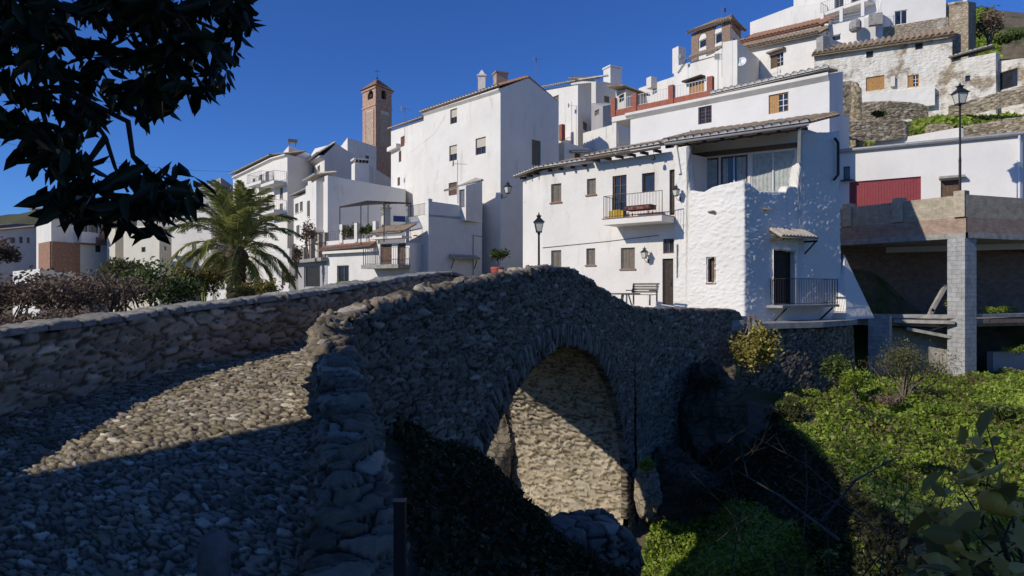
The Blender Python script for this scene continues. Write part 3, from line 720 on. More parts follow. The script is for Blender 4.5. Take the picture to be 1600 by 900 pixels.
def house(name, label, cat, chain, zb, mat='white', wins=(), depth=6.0, back=None, cap='white_shade', roof=None, group=None, wallname='wall', cut=()):
    """chain: (u, Y, v_top) of the visible corners from left to right"""
    pts = [XY(u, Y) for u, Y, v in chain]; zt = [(450 - v) / F * Y for u, Y, v in chain]
    zbs = zb if isinstance(zb, (list, tuple)) else [zb] * len(pts)
    root = thing(name, label, cat, (pts[0][0], pts[0][1], zbs[0]), group)
    walls = [Wall(pts[i], pts[i + 1], min(zbs[i], zbs[i + 1]), zt[i], zt[i + 1]) for i in range(len(pts) - 1)]
    holes = [[] for _ in walls]
    for wdef in wins:
        wl = walls[wdef[0]]; r = wl.rect(*wdef[1:5]); r = (max(r[0], .02), min(r[1], wl.L - .02), max(r[2], wl.zb + .01), min(r[3], min(wl.za, wl.zt) - .02))
        opt = wdef[6] if len(wdef) > 6 else {}
        holes[wdef[0]].append((*r, wdef[5], opt))
    mb = MB()
    for wl, hs in zip(walls, holes): wall_mesh(mb, wl, hs, rev=.16)
    if back is None:
        if len(pts) == 2:
            n = walls[0].n; back = [(pts[1][0] - n.x * depth, pts[1][1] - n.y * depth, zt[1]), (pts[0][0] - n.x * depth, pts[0][1] - n.y * depth, zt[0])]
        else:
            c = 1
            back = [(pts[0][0] + pts[-1][0] - pts[c][0], pts[0][1] + pts[-1][1] - pts[c][1], zt[0] + zt[-1] - zt[c])]
    allp = [(*pts[i], zt[i]) for i in range(len(pts))] + list(back)
    z0 = min(zbs)
    for i in range(len(pts) - 1, len(allp)):
        a, b = allp[i], allp[(i + 1) % len(allp)]
        mb.poly([(a[0], a[1], z0), (b[0], b[1], z0), (b[0], b[1], b[2]), (a[0], a[1], a[2])])
    mb.poly(allp)
    mb.build(wallname, M[mat], root)
    for wl, hs in zip(walls, holes):
        for h in hs:
            if h[4]: window(root, wl, h[:4], h[4], **h[5])
    root['_w'] = 1; del root['_w']
    return root, walls

def tile_roof(root, eA, eB, rB, rA, mat='tile', period=.30, amp=.115, k=6, thick=.07, row=.42, name='roof', ends=True):
    """barrel-tile roof plane: eave A-B, ridge A-B (as seen from outside, A left)"""
    eA, eB, rA, rB = map(lambda p: np.array(p, float), (eA, eB, rA, rB))
    w = np.linalg.norm(eB - eA); L = np.linalg.norm(rA - eA); nt = max(2, int(round(w / period))); n = nt * k + 1
    rows = max(1, int(L / row)); nrm = np.cross(eB - eA, rA - eA); nrm /= np.linalg.norm(nrm)
    x = np.linspace(0, 1, n); wave = np.abs(np.sin(np.pi * x * nt)) ** .65
    jit = .02 * (hsh(np.floor(x * nt - 1e-6), x * 0 + nt, x * 0) - .5)
    V = []; 
    for r in range(rows):
        for t, lift in ((r / rows, .022), ((r + 1) / rows, 0.0)):
            a = eA + (rA - eA) * t; b = eB + (rB - eB) * t
            jj = jit + .012 * (hsh(np.floor(x * nt - 1e-6), x * 0 + r, x * 0 + 5) - .5)
            V.append(a + (b - a) * x[:, None] + nrm * (amp * wave + lift + thick + jj)[:, None])
    m = len(V); V = np.array(V)
    q = grid_faces(m, n).tolist(); mi = [0] * len(q); Vl = V.reshape(-1, 3).tolist()
    b0 = len(Vl)
    lowA = eA + (eB - eA) * x[:, None] + nrm * (.016 + thick)
    Vl += lowA.tolist()
    for i in range(n - 1): q.append([b0 + i, b0 + i + 1, i + 1, i]); mi.append(1 if ends else 0)
    c = len(Vl); Vl += [p.tolist() for p in (eA, eB, rB, rA)] + [(p + nrm * thick * .55).tolist() for p in (eA, eB, rB, rA)]
    for f in ((c, c + 3, c + 2, c + 1), (c, c + 1, c + 5, c + 4), (c + 1, c + 2, c + 6, c + 5), (c + 2, c + 3, c + 7, c + 6), (c + 3, c, c + 4, c + 7), (c + 4, c + 5, c + 6, c + 7)): q.append(list(f)); mi.append(0)
    # verge strips
    for side in (0, n - 1):
        for r in range(m - 1):
            t0, t1 = (r + 1) // 2 / rows, (r + 2) // 2 / rows
            if r % 2: continue
            e, g = (eA, rA) if side == 0 else (eB, rB)
            p0 = e + (g - e) * (r // 2) / rows; p1 = e + (g - e) * (r // 2 + 1) / rows
            i0 = len(Vl); Vl += [p0.tolist(), p1.tolist()]; q.append([i0, i0 + 1, (r + 1) * n + side, r * n + side]); mi.append(0)
    return big_mesh(name, Vl, q, [M[mat], M['mortar']], None, root, smooth=False, midx=mi)

def wall_roof(root, wl, zA, zB, over=.3, run=4.0, rise=1.3, sideA=.15, sideB=.15, **kw):
    a = wl.pt(-sideA, zA, over); b = wl.pt(wl.L + sideB, zB, over); c = wl.pt(wl.L + sideB, zB + rise, over - run); d = wl.pt(-sideA, zA + rise, over - run)
    return tile_roof(root, a, b, c, d, **kw)

def cornice(root, wl, drop=.0, h=.18, d=.14, mat='white', a=0, b=None, name='cornice'):
    b = wl.L if b is None else b
    mb = MB()
    p = [wl.pt(a, wl.top(a) - drop - h, .003), wl.pt(b, wl.top(b) - drop - h, .003), wl.pt(b, wl.top(b) - drop - h * .4, d), wl.pt(a, wl.top(a) - drop - h * .4, d), wl.pt(a, wl.top(a) - drop, d), wl.pt(b, wl.top(b) - drop, d), wl.pt(b, wl.top(b) - drop, .003), wl.pt(a, wl.top(a) - drop, .003)]
    mb.add(p, [(0, 1, 2, 3), (3, 2, 5, 4), (4, 5, 6, 7), (7, 6, 1, 0), (0, 3, 4, 7), (1, 6, 5, 2)])
    return mb.build(name, M[mat], root)

def railing(root, pts, h=1.0, gap=.13, mat='iron', r=.009, name='railing', scroll=False):
    mb = MB()
    for a, b in zip(pts[:-1], pts[1:]):
        a = Vector(a); b = Vector(b); n = max(1, int((b - a).length / gap))
        for k in range(n + 1):
            p = a + (b - a) * k / n
            rr = r * (1.8 if k in (0, n) else 1)
            mb.tube([p, p + Vector((0, 0, h))], rr, 5)
        mb.beam(a + Vector((0, 0, h)), b + Vector((0, 0, h)), .04, .022); mb.beam(a + Vector((0, 0, .07)), b + Vector((0, 0, .07)), .025, .018)
    return mb.build(name, M[mat], root)

def slab_on(root, wl, s0, s1, z, th, proj, mat='white', name='balcony_slab', off=.002):
    mb = MB(); wl.box(mb, (s0 + s1) / 2, z - th / 2, off, s1 - s0, th, proj)
    return mb.build(name, M[mat], root)

def balcony(root, wl, u0, u1, v, th=.2, proj=1.0, mat='white', h=.95, rail='iron', gap=.13):
    s0, s1 = wl.s_of(u0), wl.s_of(u1); z = (450 - v) / F * wl.Y((s0 + s1) / 2)
    slab_on(root, wl, s0, s1, z, th, proj, mat)
    e = .05
    railing(root, [wl.pt(s0 + e, z, .03), wl.pt(s0 + e, z, proj - e), wl.pt(s1 - e, z, proj - e), wl.pt(s1 - e, z, .03)], h, gap, rail)
    return z

# ------------------------------------------------------------------ leaves
def leaf_mesh(name, C, size, mat, parent=None, droop=0.0, aspect=.45, tone=None, dirs=None, fold=False, szvar=.35, flat=0.0, lens=1.0):
    C = np.asarray(C, float); n = len(C)
    d = rng.normal(size=(n, 3)) if dirs is None else np.asarray(dirs, float) + rng.normal(size=(n, 3)) * .45
    d[:, 2] -= droop; d[:, 2] *= (1 - flat); d /= np.linalg.norm(d, axis=1, keepdims=True)
    w = np.cross(d, rng.normal(size=(n, 3))); 
    if flat: w[:, 2] *= (1 - flat)
    w /= np.linalg.norm(w, axis=1, keepdims=True) + 1e-9
    L = (size * (1 + szvar * rng.normal(size=n)).clip(.4, 1.8) * lens)[:, None]
    hw = L * aspect / 2
    if tone is None: tone = rng.random(n)
    if not fold:
        V = np.stack([C - d * L / 2, C + w * hw, C + d * L / 2, C - w * hw], 1)
        q = np.arange(n * 4).reshape(n, 4); k = 4
    else:
        nn = np.cross(d, w); cup = nn * hw * .35
        A0 = C - d * L / 2; T = C + d * L / 2 - nn * L * .06
        V = np.stack([A0, C - d * L * .16 + w * hw + cup, C + d * L * .18 + w * hw * .85 + cup, T, C + d * L * .18 - w * hw * .85 + cup, C - d * L * .16 - w * hw + cup], 1)
        b = np.arange(n)[:, None] * 6
        q = np.concatenate([b + np.array([[0, 1, 2, 3]]), b + np.array([[0, 3, 4, 5]])]); k = 6
    return big_mesh(name, V.reshape(-1, 3), q, mat, {'tone': np.repeat(np.clip(tone, 0, 1), k)}, parent, smooth=False)

def blob_points(c, r, n, lumps=9, seed=0, shell=.55):
    g = np.random.default_rng(seed); c = np.array(c, float); r = np.array(r, float)
    lc = g.normal(size=(lumps, 3)); lc /= np.linalg.norm(lc, axis=1, keepdims=True); lc *= g.uniform(.35, .8, (lumps, 1)); lc[:, 2] = np.abs(lc[:, 2]) * .9 - .15
    lr = g.uniform(.28, .52, lumps)
    k = g.integers(0, lumps, n); d = g.normal(size=(n, 3)); d /= np.linalg.norm(d, axis=1, keepdims=True)
    rad = lr[k] * (shell + (1 - shell) * g.random(n)) * (1 + .25 * g.normal(size=n)).clip(.3, 1.6)
    return c + (lc[k] + d * rad[:, None]) * r, (lc[k, 2] * .4 + g.random(n) * .6 + .15 * g.normal(size=n)).clip(0, 1)

def bush(name, label, cat, c, r, n, size, mat, seed, group=None, stems=6, hang=False, lumps=10, aspect=.5, stemmat='twig', stemname='stems'):
    root = thing(name, label, cat, (c[0], c[1], c[2] - r[2]), group)
    pts, tone = blob_points(c, r, n, lumps, seed)
    leaf_mesh('foliage', pts, size, M[mat], root, aspect=aspect, tone=tone)
    g = random.Random(seed); mb = MB(); base = Vector((c[0], c[1] + (.5 if hang else 0), c[2] + (1.0 if hang else -1.05) * r[2]))
    for k in range(stems):
        e = Vector(pts[g.randrange(n)].tolist()); m = (base + e) / 2 + Vector((g.uniform(-.2, .2) * r[0], 0, g.uniform(0, .25) * r[2]))
        mb.tube([base + Vector((g.uniform(-.15, .15) * r[0], g.uniform(-.1, .1) * r[1], 0)), m, e], [max(.012, r[2] * .03), max(.008, r[2] * .02), .004], 5)
    mb.build(stemname, M[stemmat], root)
    return root

# ------------------------------------------------------------------ lanterns
def lantern_parts(root, z, s=1.0, x=0, y=0):
    """four-sided tapered street lantern standing on height z (local coordinates of root)"""
    b, t, h = .11 * s, .19 * s, .40 * s
    g = MB(); vs = []
    for r, zz in ((b, z), (t, z + h)): vs += [(x - r, y - r, zz), (x + r, y - r, zz), (x + r, y + r, zz), (x - r, y + r, zz)]
    g.add(vs, [(3, 2, 1, 0), (4, 5, 6, 7), (0, 1, 5, 4), (1, 2, 6, 5), (2, 3, 7, 6), (3, 0, 4, 7)])
    g.build('lamp_glass', M['lampglass'], root, local=True)
    f = MB()
    for i, j in ((-1, -1), (1, -1), (1, 1), (-1, 1)): f.tube([(x + i * b, y + j * b, z - .01), (x + i * t, y + j * t, z + h)], .016 * s, 5)
    f.box((x, y, z - .02 * s), 2.4 * b, 2.4 * b, .05 * s); f.box((x, y, z + h + .015 * s), 2.5 * t, 2.5 * t, .035 * s)
    f.build('lantern_frame', M['iron'], root, local=True)
    c = MB()
    c.box((x, y, z + h + .10 * s), 2.3 * t, 2.3 * t, .15 * s, taper=.42); c.box((x, y, z + h + .21 * s), .8 * t, .8 * t, .09 * s)
    c.box((x, y, z + h + .275 * s), 1.1 * t, 1.1 * t, .04 * s); c.lathe((x, y, z + h + .29 * s), [(.03 * s, 0), (.045 * s, .05 * s), (.02 * s, .10 * s), (.008 * s, .17 * s)], 8)
    c.build('lantern_cap', M['iron'], root, local=True)

def wall_lantern(label, p, n, s=1.0, side=.45):
    r = thing('wall_lantern', label, 'lantern', p, 'iron lanterns fixed to house walls', math.atan2(n.y, n.x))
    a = MB(); a.tube([(0, 0, -.25 * s), (side * .5, 0, -.28 * s), (side, 0, -.1 * s), (side, 0, .0)], .016 * s, 6); a.tube([(0, 0, -.02), (side * .45, 0, -.26 * s)], .010 * s, 5)
    a.box((.012, 0, -.16 * s), .024, .09 * s, .3 * s); a.build('bracket', M['iron'], r, local=True)
    lantern_parts(r, .04 * s, s, side, 0)
    return r

def lamp_post(label, base, h, s=1.0):
    r = thing('street_lamp', label, 'street lamp', base, 'iron lantern street lamps')
    p = MB(); p.lathe((0, 0, 0), [(.13, 0), (.13, .12), (.09, .2), (.085, .7), (.06, .8), (.055, h * .55), (.065, h * .56), (.045, h * .6), (.04, h - .1), (.07, h - .06), (.03, h)], 12)
    p.build('post', M['iron_grey'] if False else M['iron'], r, True, local=True)
    lantern_parts(r, h + .03, s)
    return r

def antenna(label, p, h, n=9, L=.9, rz=0.0):
    r = thing('tv_antenna', label, 'antenna', p, 'television antennas on the roofs', rz)
    m = MB(); m.tube([(0, 0, 0), (0, 0, h)], .018, 6); m.build('mast', M['iron_grey'], r, local=True)
    a = MB(); a.tube([(-L * .3, 0, h * .92), (L * .7, 0, h * .92)], .010, 5)
    for k in range(n):
        x = -L * .3 + L * k / (n - 1); w = .28 - .015 * k; a.tube([(x, -w, h * .92), (x, w, h * .92)], .005, 4)
    a.box((-L * .33, 0, h * .92), .03, .3, .35); a.build('aerial', M['iron_grey'], r, local=True)
    return r
def V3(p): return Vector(p)
def rafters(root, wl, s0, s1, z, n, out=.5, w=.09, h=.12, mat='wood_dark'):
    for k in range(n):
        s = s0 + (s1 - s0) * (k + .5) / n
        mb = MB(); mb.beam(wl.pt(s, z, 0), wl.pt(s, z - .05, out), w, h); mb.build('rafter', M[mat], root)

# ================================================================== balcony house (plaza)
zt = 6.0
vv = lambda Y, z: 450 - z / Y * F
H1, w1 = house('village_house', 'white two storey house with an iron balcony over brown shuttered windows on the plaza', 'house',
    [(817, 34.6, vv(34.6, zt)), (848, 32.65, vv(32.65, zt)), (1056, 28, vv(28, zt))], -1.6, 'white', [
    (1, 861, 287, 877, 316, 'shutter', dict(sill='tile')), (1, 917, 279, 931, 304, 'shutter', dict(sill='tile')),
    (1, 861, 391, 877, 432, 'shutter', dict(sill='tile')), (1, 916, 388, 930, 414, 'shutter', dict(sill='tile')), (1, 970, 387, 992, 420, 'shutter', dict(sill='tile')),
    (1, 957, 274, 979, 341, 'glassdoor', dict(frame='wood')), (1, 1003, 270, 1023, 300, 'pane', dict(frame='wood_dark', sill=False)), (1, 1046, 265, 1054, 336, 'door', dict(frame='wood_dark')),
    (1, 1035, 404, 1052, 476, 'door', dict(frame='wood_dark')), (1, 1036, 373, 1053, 396, 'glass', dict(frame='wood', sill=False))], back=[(13.5, 33, 6.0), (6.5, 38.5, 6.0)])
wl = w1[1]; sA, sB = wl.s_of(964), wl.L - .03
mb = MB(); wl.box(mb, (sA + sB) / 2, 2.97, .002, sB - sA, .26, 1.28); mb.build('balcony_slab', M['white'], H1)
mb = MB(); wl.box(mb, (sA + sB) / 2, 3.115, .01, sB - sA + .04, .03, 1.31); mb.build('balcony_tiles', M['tile_red'], H1)
railing(H1, [wl.pt(sA + .05, 3.13, .04), wl.pt(sA + .05, 3.13, 1.24), wl.pt(sB, 3.13, 1.24)], 1.0, .14)
sm = wl.s_of(925)
wall_roof(H1, w1[0], 5.95, 6.0, over=.42, run=2.6, rise=.68, sideA=.3, sideB=.16, row=.5)
tile_roof(H1, wl.pt(-.2, 6.0, .42), wl.pt(sm, 6.0, .42), wl.pt(sm, 6.7, -2.3), wl.pt(-.2, 6.7, -2.3), row=.5)
tile_roof(H1, wl.pt(sm + .02, 6.13, .72), wl.pt(wl.L - .4, 6.16, .72), wl.pt(wl.L - .4, 7.0, -2.3), wl.pt(sm + .02, 6.97, -2.3), row=.5)
rafters(H1, wl, .2, sm, 5.93, 4, .36); rafters(H1, wl, sm + .1, wl.L - .4, 6.06, 6, .66); rafters(H1, w1[0], 0, w1[0].L, 5.9, 3, .36)
mb = MB(); mb.beam(wl.pt(sm + .1, 6.06, .66), wl.pt(wl.L - .4, 6.09, .66), .08, .1); mb.build('eave_beam', M['wood_dark'], H1)
mb = MB(); p = wl.pt(wl.s_of(1031), 6.0, .6); mb.tube([p, p - V3((0, 0, .18))], .008, 5); mb.lathe(p - V3((0, 0, .42)), [(.02, 0), (.09, .05), (.07, .2), (.02, .24)], 8); mb.build('hanging_lamp', M['iron'], H1)
mb = MB(); mb.tube([wl.pt(-.0, 2.05, .03), wl.pt(wl.s_of(950), 2.2, .02), wl.pt(wl.s_of(1030), 2.35, .02)], .012, 5); mb.build('wall_cable', M['iron'], H1)
# things on the balcony
t = thing('balcony_table', 'small dark table with a patterned cloth on the iron balcony', 'table', wl.pt(wl.s_of(1012), 3.13, .7))
c = wl.pt(wl.s_of(1012), 0, .7)
mb = MB(); mb.box((c.x, c.y, 3.62), 1.3, .6, .04, wl.rz); mb.build('table_top', M['wood_dark'], t)
mb = MB(); mb.box((c.x, c.y, 3.52), 1.22, .64, .14, wl.rz); mb.build('cloth', plain('patterned_cloth', (.22, .1, .08), .9, .1, 0, .9, 9), t)
for i in (-1, 1):
    for j in (-1, 1):
        mb = MB(); q = c + wl.d.to_3d() * (.5 * i) + wl.n.to_3d() * (.2 * j); mb.box((q.x, q.y, 3.25), .04, .04, .24, wl.rz); mb.build('leg', M['wood_dark'], t)
q = wl.pt(wl.s_of(968), 3.14, .32)
mb = MB(); mb.box((q.x, q.y, 3.36), .75, .05, .44, wl.rz); mb.tube([wl.pt(wl.s_of(962), 3.58, .32), wl.pt(wl.s_of(975), 3.58, .32)], .03, 6); o = mb.build('yellow_panel', M['yellow']); tag(o, 'yellow folded cloth panel standing at the balcony glass door', 'panel')

# ================================================================== lumpy limewashed stone house
H2 = thing('stone_house', 'lumpy limewashed stone house with a glazed loggia and a small iron balcony', 'house', (9.33, 25.7, -1.3))
A2, B2, C2 = XY(1055.5, 28), XY(1163, 25.7), XY(1310, 28.55)
WL2 = Wall(A2, B2, -1.9, 4.2, 4.2); WR2 = Wall(B2, C2, -1.9, 4.2, 4.2)
def pp(wl, u, zt, zi): s = wl.s_of(u); q = wl.pt(s, 0); return (q.x, q.y, zt, -1.9, zi)
path = [pp(WL2, 1055.5, 6.15, 3.2), pp(WL2, 1073, 6.15, 3.2), pp(WL2, 1074.5, 4.7, 3.2), pp(WL2, 1078, 4.2, 3.2), pp(WL2, 1100, 4.05, 3.2), pp(WL2, 1112, 4.22, 3.2), pp(WL2, 1140, 4.3, 3.2), pp(WL2, 1158, 4.3, 3.2), pp(WL2, 1163, 4.3, 3.2),
        pp(WR2, 1168, 4.25, 3.2), pp(WR2, 1176, 4.12, 3.2), pp(WR2, 1186, 3.95, 3.2), pp(WR2, 1205, 3.98, 3.2), pp(WR2, 1228, 4.05, 3.2), pp(WR2, 1231, 4.3, 3.2), pp(WR2, 1246, 4.3, 3.2), pp(WR2, 1248, 5.0, 3.2), pp(WR2, 1252, 6.2, 3.2), pp(WR2, 1254, 6.62, 3.2), pp(WR2, 1311, 7.0, 3.2)]
Pg, S, W, OUT, _ = wall_sweep(path, lambda d: .045, .42, 210, batter=.012, rnd=.06)
holes2 = []
for wl, u0, v0, u1, v1 in ((WL2, 1106, 402, 1118, 442), (WR2, 1206, 391, 1240, 476)):
    a, b, c, d = wl.rect(u0, v0, u1, v1); holes2.append((wl, a, b, c, d))
hole = np.zeros(Pg.shape[:2], bool)
for wl, a, b, c, d in holes2:
    sx = (Pg[..., 0] - wl.A.x) * wl.d.x + (Pg[..., 1] - wl.A.y) * wl.d.y; off = np.abs((Pg[..., 0] - wl.A.x) * wl.n.x + (Pg[..., 1] - wl.A.y) * wl.n.y)
    hole |= (sx > a) & (sx < b) & (Pg[..., 2] > c) & (Pg[..., 2] < d) & (off < .25) & (OUT > 0)
stone_sheet('wall', Pg, (S, W + .3, Pg[..., 2]), (.36, .34, .17), .038, M['white_lump'], H2, keep=~(hole[:-1, :-1] & hole[1:, 1:] & hole[1:, :-1] & hole[:-1, 1:]), seed=50, gap=(.0, .45), warp=.4, jit=1.0, rough=.02)
for wl, a, b, c, d in holes2:
    mb = MB()
    e = .02; a2, b2, c2, d2 = a - e, b + e, c - e, d + e
    for (x0, z0), (x1, z1) in (((a2, c2), (b2, c2)), ((b2, c2), (b2, d2)), ((b2, d2), (a2, d2)), ((a2, d2), (a2, c2))):
        mb.quad(wl.pt(x0, z0, .10), wl.pt(x1, z1, .10), wl.pt(x1, z1, -.25), wl.pt(x0, z0, -.25))
    mb.build('reveal', M['white'], H2)
window(H2, WL2, holes2[0][1:], 'shutter', 'wood', sill='tile', rev=.22)
window(H2, WR2, holes2[1][1:], 'door', 'wood_dark', rev=.24)
# loggia floor, back room and glazing
GA, GB = XY(1083, 29.7), XY(1247, 27.4)
Pr = [A2, B2, C2, (15.5, 31.5), (10.5, 34)]
mb = MB(); mb.prism([(7.3, 28.2), (9.33, 26.1), (14.3, 28.9), (15.5, 31.5), (10.5, 34)], 3.1, 3.3); mb.build('loggia_floor', M['tile_red'], H2)
WG = Wall(GA, GB, 3.3, 6.95, 6.85)
gz = [(.10, 1.30, 3.7, 5.95), (1.40, 2.72, 3.7, 5.95), (2.86, 4.96, 3.5, 6.0)]
gz = [(a * WG.L / 5.05, b * WG.L / 5.05, c, d) for a, b, c, d in gz]
mb = MB(); wall_mesh(mb, WG, gz, rev=.12)
q = [GB, (14.6, 29.3), (15.5, 31.5), (10.5, 34), GA]
for i in range(len(q) - 1): mb.quad((*q[i], -1.5), (*q[i + 1], -1.5), (*q[i + 1], 6.92), (*q[i], 6.92))
mb.quad((*A2, 3.3), (*GA, 3.3), (*GA, 6.95), (*A2, 6.35))
mb.build('room_wall', M['white'], H2)
for i, g in enumerate(gz):
    fo = window(H2, WG, g, 'pane', 'wood' if i < 2 else 'metal_white', sill=False, rev=.12)
    k = MB(); a, b, c, d = g
    WG.box(k, (a + b) / 2, (c + d) / 2, -.06, .05, d - c - .1, .05); k.build('mullion', M['metal_white'], fo)
    # pale curtains drawn behind the glass show as folded cloth
    n = 40; pts = []
    for j in range(n + 1):
        x = a + .05 + (b - a - .1) * j / n
        if i == 1 and .25 < j / n < .6: continue
        pts.append(x)
    k = MB()
    for x0, x1 in zip(pts[:-1], pts[1:]):
        if x1 - x0 > .2: continue
        o0, o1 = -.085 + .012 * math.sin(x0 * 38), -.085 + .012 * math.sin(x1 * 38)
        lo = c + (d - c) * (.06 if i == 2 else .12)
        k.quad(WG.pt(x0, lo, o0), WG.pt(x1, lo, o1), WG.pt(x1, d - .08, o1), WG.pt(x0, d - .08, o0))
    k.build('curtain', M['curtain'], fo)
mb = MB(); mb.beam(WG.pt(0, 6.12, .06), WG.pt(WG.L, 6.12, .06), .12, .2); mb.build('lintel_beam', M['wood'], H2)
# the roof over the loggia
e0, e1 = V3((6.55, 28.15, 6.32)), V3((12.05, 25.95, 6.66)); bk = V3((.62, .79, 0)).normalized() * 3.9 + V3((0, 0, 1.15))
tile_roof(H2, e0, e1, e1 + bk + V3((.4, 0, 0)), e0 + bk, row=.5, amp=.16, period=.34)
d2 = (e1 - e0).normalized()
mb = MB(); mb.beam(e0 + d2 * .15 + V3((.08, .14, -.09)), e1 - d2 * .1 + V3((.08, .14, -.09)), .13, .16); mb.build('eave_beam', M['wood_dark'], H2)
mb = MB(); mb.tube([e0 + V3((-.05, -.07, -.05)), e1 + V3((-.05, -.07, -.05))], .05, 8); mb.build('gutter', M['galv'], H2)
for k in range(8):
    p = e0 + d2 * (.3 + k * .74); mb = MB(); mb.beam(p + V3((0, 0, -.07)), p + V3((.62, .79, .1)).normalized() * 1.6 + V3((0, 0, .02)), .09, .13); mb.build('rafter', M['wood_dark'], H2)
mb = MB(); mb.quad(e0 + V3((.1, .2, -.012)), e1 + V3((-.1, .2, -.012)), e1 + bk * .98 + V3((0, 0, -.012)), e0 + bk * .98 + V3((0, 0, -.012))); mb.build('eave_soffit', M['white_shade'], H2)
for p, q in ((WL2.pt(.25, 4.95, .05), V3((7.15, 27.95, 6.22))), (WL2.pt(.22, 4.8, .0), WG.pt(.2, 5.9, .1)), (WR2.pt(WR2.s_of(1247), 5.35, .03), V3((11.75, 26.15, 6.5)))):
    mb = MB(); mb.beam(p, q, .12, .14); mb.build('brace', M['white'], H2)
# awning over the door, balcony, pipe, lumps
s0, s1 = WR2.s_of(1201), WR2.s_of(1258)
tile_roof(H2, WR2.pt(s0, 2.04, .6), WR2.pt(s1, 2.04, .6), WR2.pt(s1, 2.40, .0), WR2.pt(s0, 2.40, .0), mat='tile_pale', period=.2, amp=.06, row=.36, name='door_awning')
mb = MB(); mb.beam(WR2.pt(s0 + .08, 1.97, 0), WR2.pt(s0 + .08, 1.97, .66), .07, .08); mb.build('awning_bracket', M['wood_dark'], H2); mb = MB(); mb.beam(WR2.pt(s1 - .12, 1.97, 0), WR2.pt(s1 - .12, 1.97, .66), .07, .08); mb.beam(WR2.pt(s1 - .12, 1.45, .06), WR2.pt(s1 - .12, 1.95, .6), .05, .05); mb.build('awning_bracket', M['wood_dark'], H2)
s0, s1 = WR2.s_of(1196), WR2.s_of(1284); zf = -.70
mb = MB(); WR2.box(mb, (s0 + s1) / 2, zf - .05, .02, s1 - s0, .1, .82); mb.build('balcony_slab', M['concrete'], H2)
railing(H2, [WR2.pt(s0 + .25, zf, .05), WR2.pt(s0 + .25, zf, .78), WR2.pt(s1 - .05, zf, .78), WR2.pt(s1 - .05, zf, .05)], 1.08, .105)
for s in (s0 + .35, s1 - .3):
    mb = MB(); mb.beam(WR2.pt(s, zf - .75, .05), WR2.pt(s, zf - .12, .74), .05, .06); mb.build('balcony_strut', M['iron'], H2)
mb = MB(); s = WR2.s_of(1299); mb.tube([WR2.pt(s, 6.6, .16), WR2.pt(s + .18, 6.4, .2), WR2.pt(s + .18, 5.0, .2), WR2.pt(s - .1, 4.75, .2)], .06, 8); mb.build('drain_pipe', M['iron'], H2)
for wl, u, v in ((WL2, 1110, 330), (WR2, 1191, 326)):
    mb = MB(); s = wl.s_of(u); z = (450 - v) / F * wl.Y(s); mb.beam(wl.pt(s - .05, z - .02, .02), wl.pt(s + .25, z - .03, .2), .16, .05); mb.build('tile_spout', M['tile'], H2)
mb = MB(); s = WL2.s_of(1060); mb.tube([WL2.pt(s, 1.9, .09), WL2.pt(s, .45, .09)], .035, 6); mb.build('wall_meter', M['iron_grey'], H2)
# sloping buttress at the right end
s = WR2.s_of(1297); mb = MB()
a, b, c = WR2.pt(s, -1.35, .02), WR2.pt(s + 2.0, -1.35, .02), WR2.pt(s + .9, 1.5, .02)
k = WR2.n.to_3d()
mb.add([a, b, c, a + k * .75, b + k * .75, c + k * .04], [(0, 2, 1), (3, 4, 5), (0, 3, 5, 2), (1, 2, 5, 4), (0, 1, 4, 3)]); mb.build('buttress', M['white_rough'], H2)
wall_lantern('iron wall lantern low beside the dark front door of the balcony house', w1[1].pt(w1[1].s_of(1013), 1.32, .01), w1[1].n, .62, .35)
wall_lantern('iron wall lantern on the sunlit lumpy stone wall beside the balcony', WL2.pt(WL2.s_of(1064), 3.95, .07), WL2.n, .6, .32)

# ================================================================== long white house behind, with the terracotta terrace
H3, w3 = house('village_house', 'long white house with terracotta roof terrace and white railings behind the plaza roofs', 'house',
    [(985, 44.3, 178), (1296, 36, 115), (1317, 38.3, 112)], 2.5, 'white_cool', [
    (0, 1091, 166, 1112, 193, 'lattice', dict(frame='wood_red', sill=False)), (0, 1201, 146, 1232, 176, 'half', dict(frame='wood_yel', sill=False))], back=[(19.0, 42, 12.0), (11, 50, 12.0)])
wl = w3[0]; cornice(H3, wl, -.02, .42, .3, a=-.25)
sT = wl.s_of(1112); zT = 12.08
tile_roof(H3, wl.pt(sT, zT, .34), wl.pt(wl.L + .05, zT + .12, .34), wl.pt(wl.L + .05, zT + .5, -1.6), wl.pt(sT, zT + .4, -1.6), mat='tile_pale', amp=.2, period=.40, thick=.1)
mb = MB(); s0 = wl.s_of(957)
wl.box(mb, (s0 + sT) / 2, zT + .22, -.16, sT - s0, .42, .22); mb.build('terrace_parapet', M['terracotta'], H3)
mb = MB(); p0 = wl.pt(s0, 0, -.05); mb.beam(wl.pt(s0, zT + .22, -.05), wl.pt(s0, zT + .22, -5), .22, .42); mb.build('terrace_parapet', M['terracotta'], H3)
posts = [s0 + .1, wl.s_of(992), wl.s_of(1049), sT - .1]
for s in posts:
    mb = MB(); wl.box(mb, s, zT + .66, -.22, .36, 1.3, .34); mb.build('terrace_post', M['terracotta'], H3)
for a, b in zip(posts[:-1], posts[1:]): railing(H3, [wl.pt(a + .2, zT + .43, -.05), wl.pt(b - .2, zT + .43, -.05)], .78, .2, 'metal_white', .014)
mb = MB(); wl.box(mb, (s0 + 0) / 2 + .1, zT - .2, -3.5, -s0 + .2, .35, 3.6); mb.build('porch_slab', M['white'], H3)
mb = MB(); wl.box(mb, s0 + .15, (zT - .3 + 3) / 2, -.32, .34, zT - .3 - 3, .34); mb.build('porch_column', M['white'], H3)
railing(H3, [wl.pt(s0 + .3, 9.1, -.1), wl.pt(-.02, 9.1, -.1)], 1.0, .16, 'iron_grey', .014)
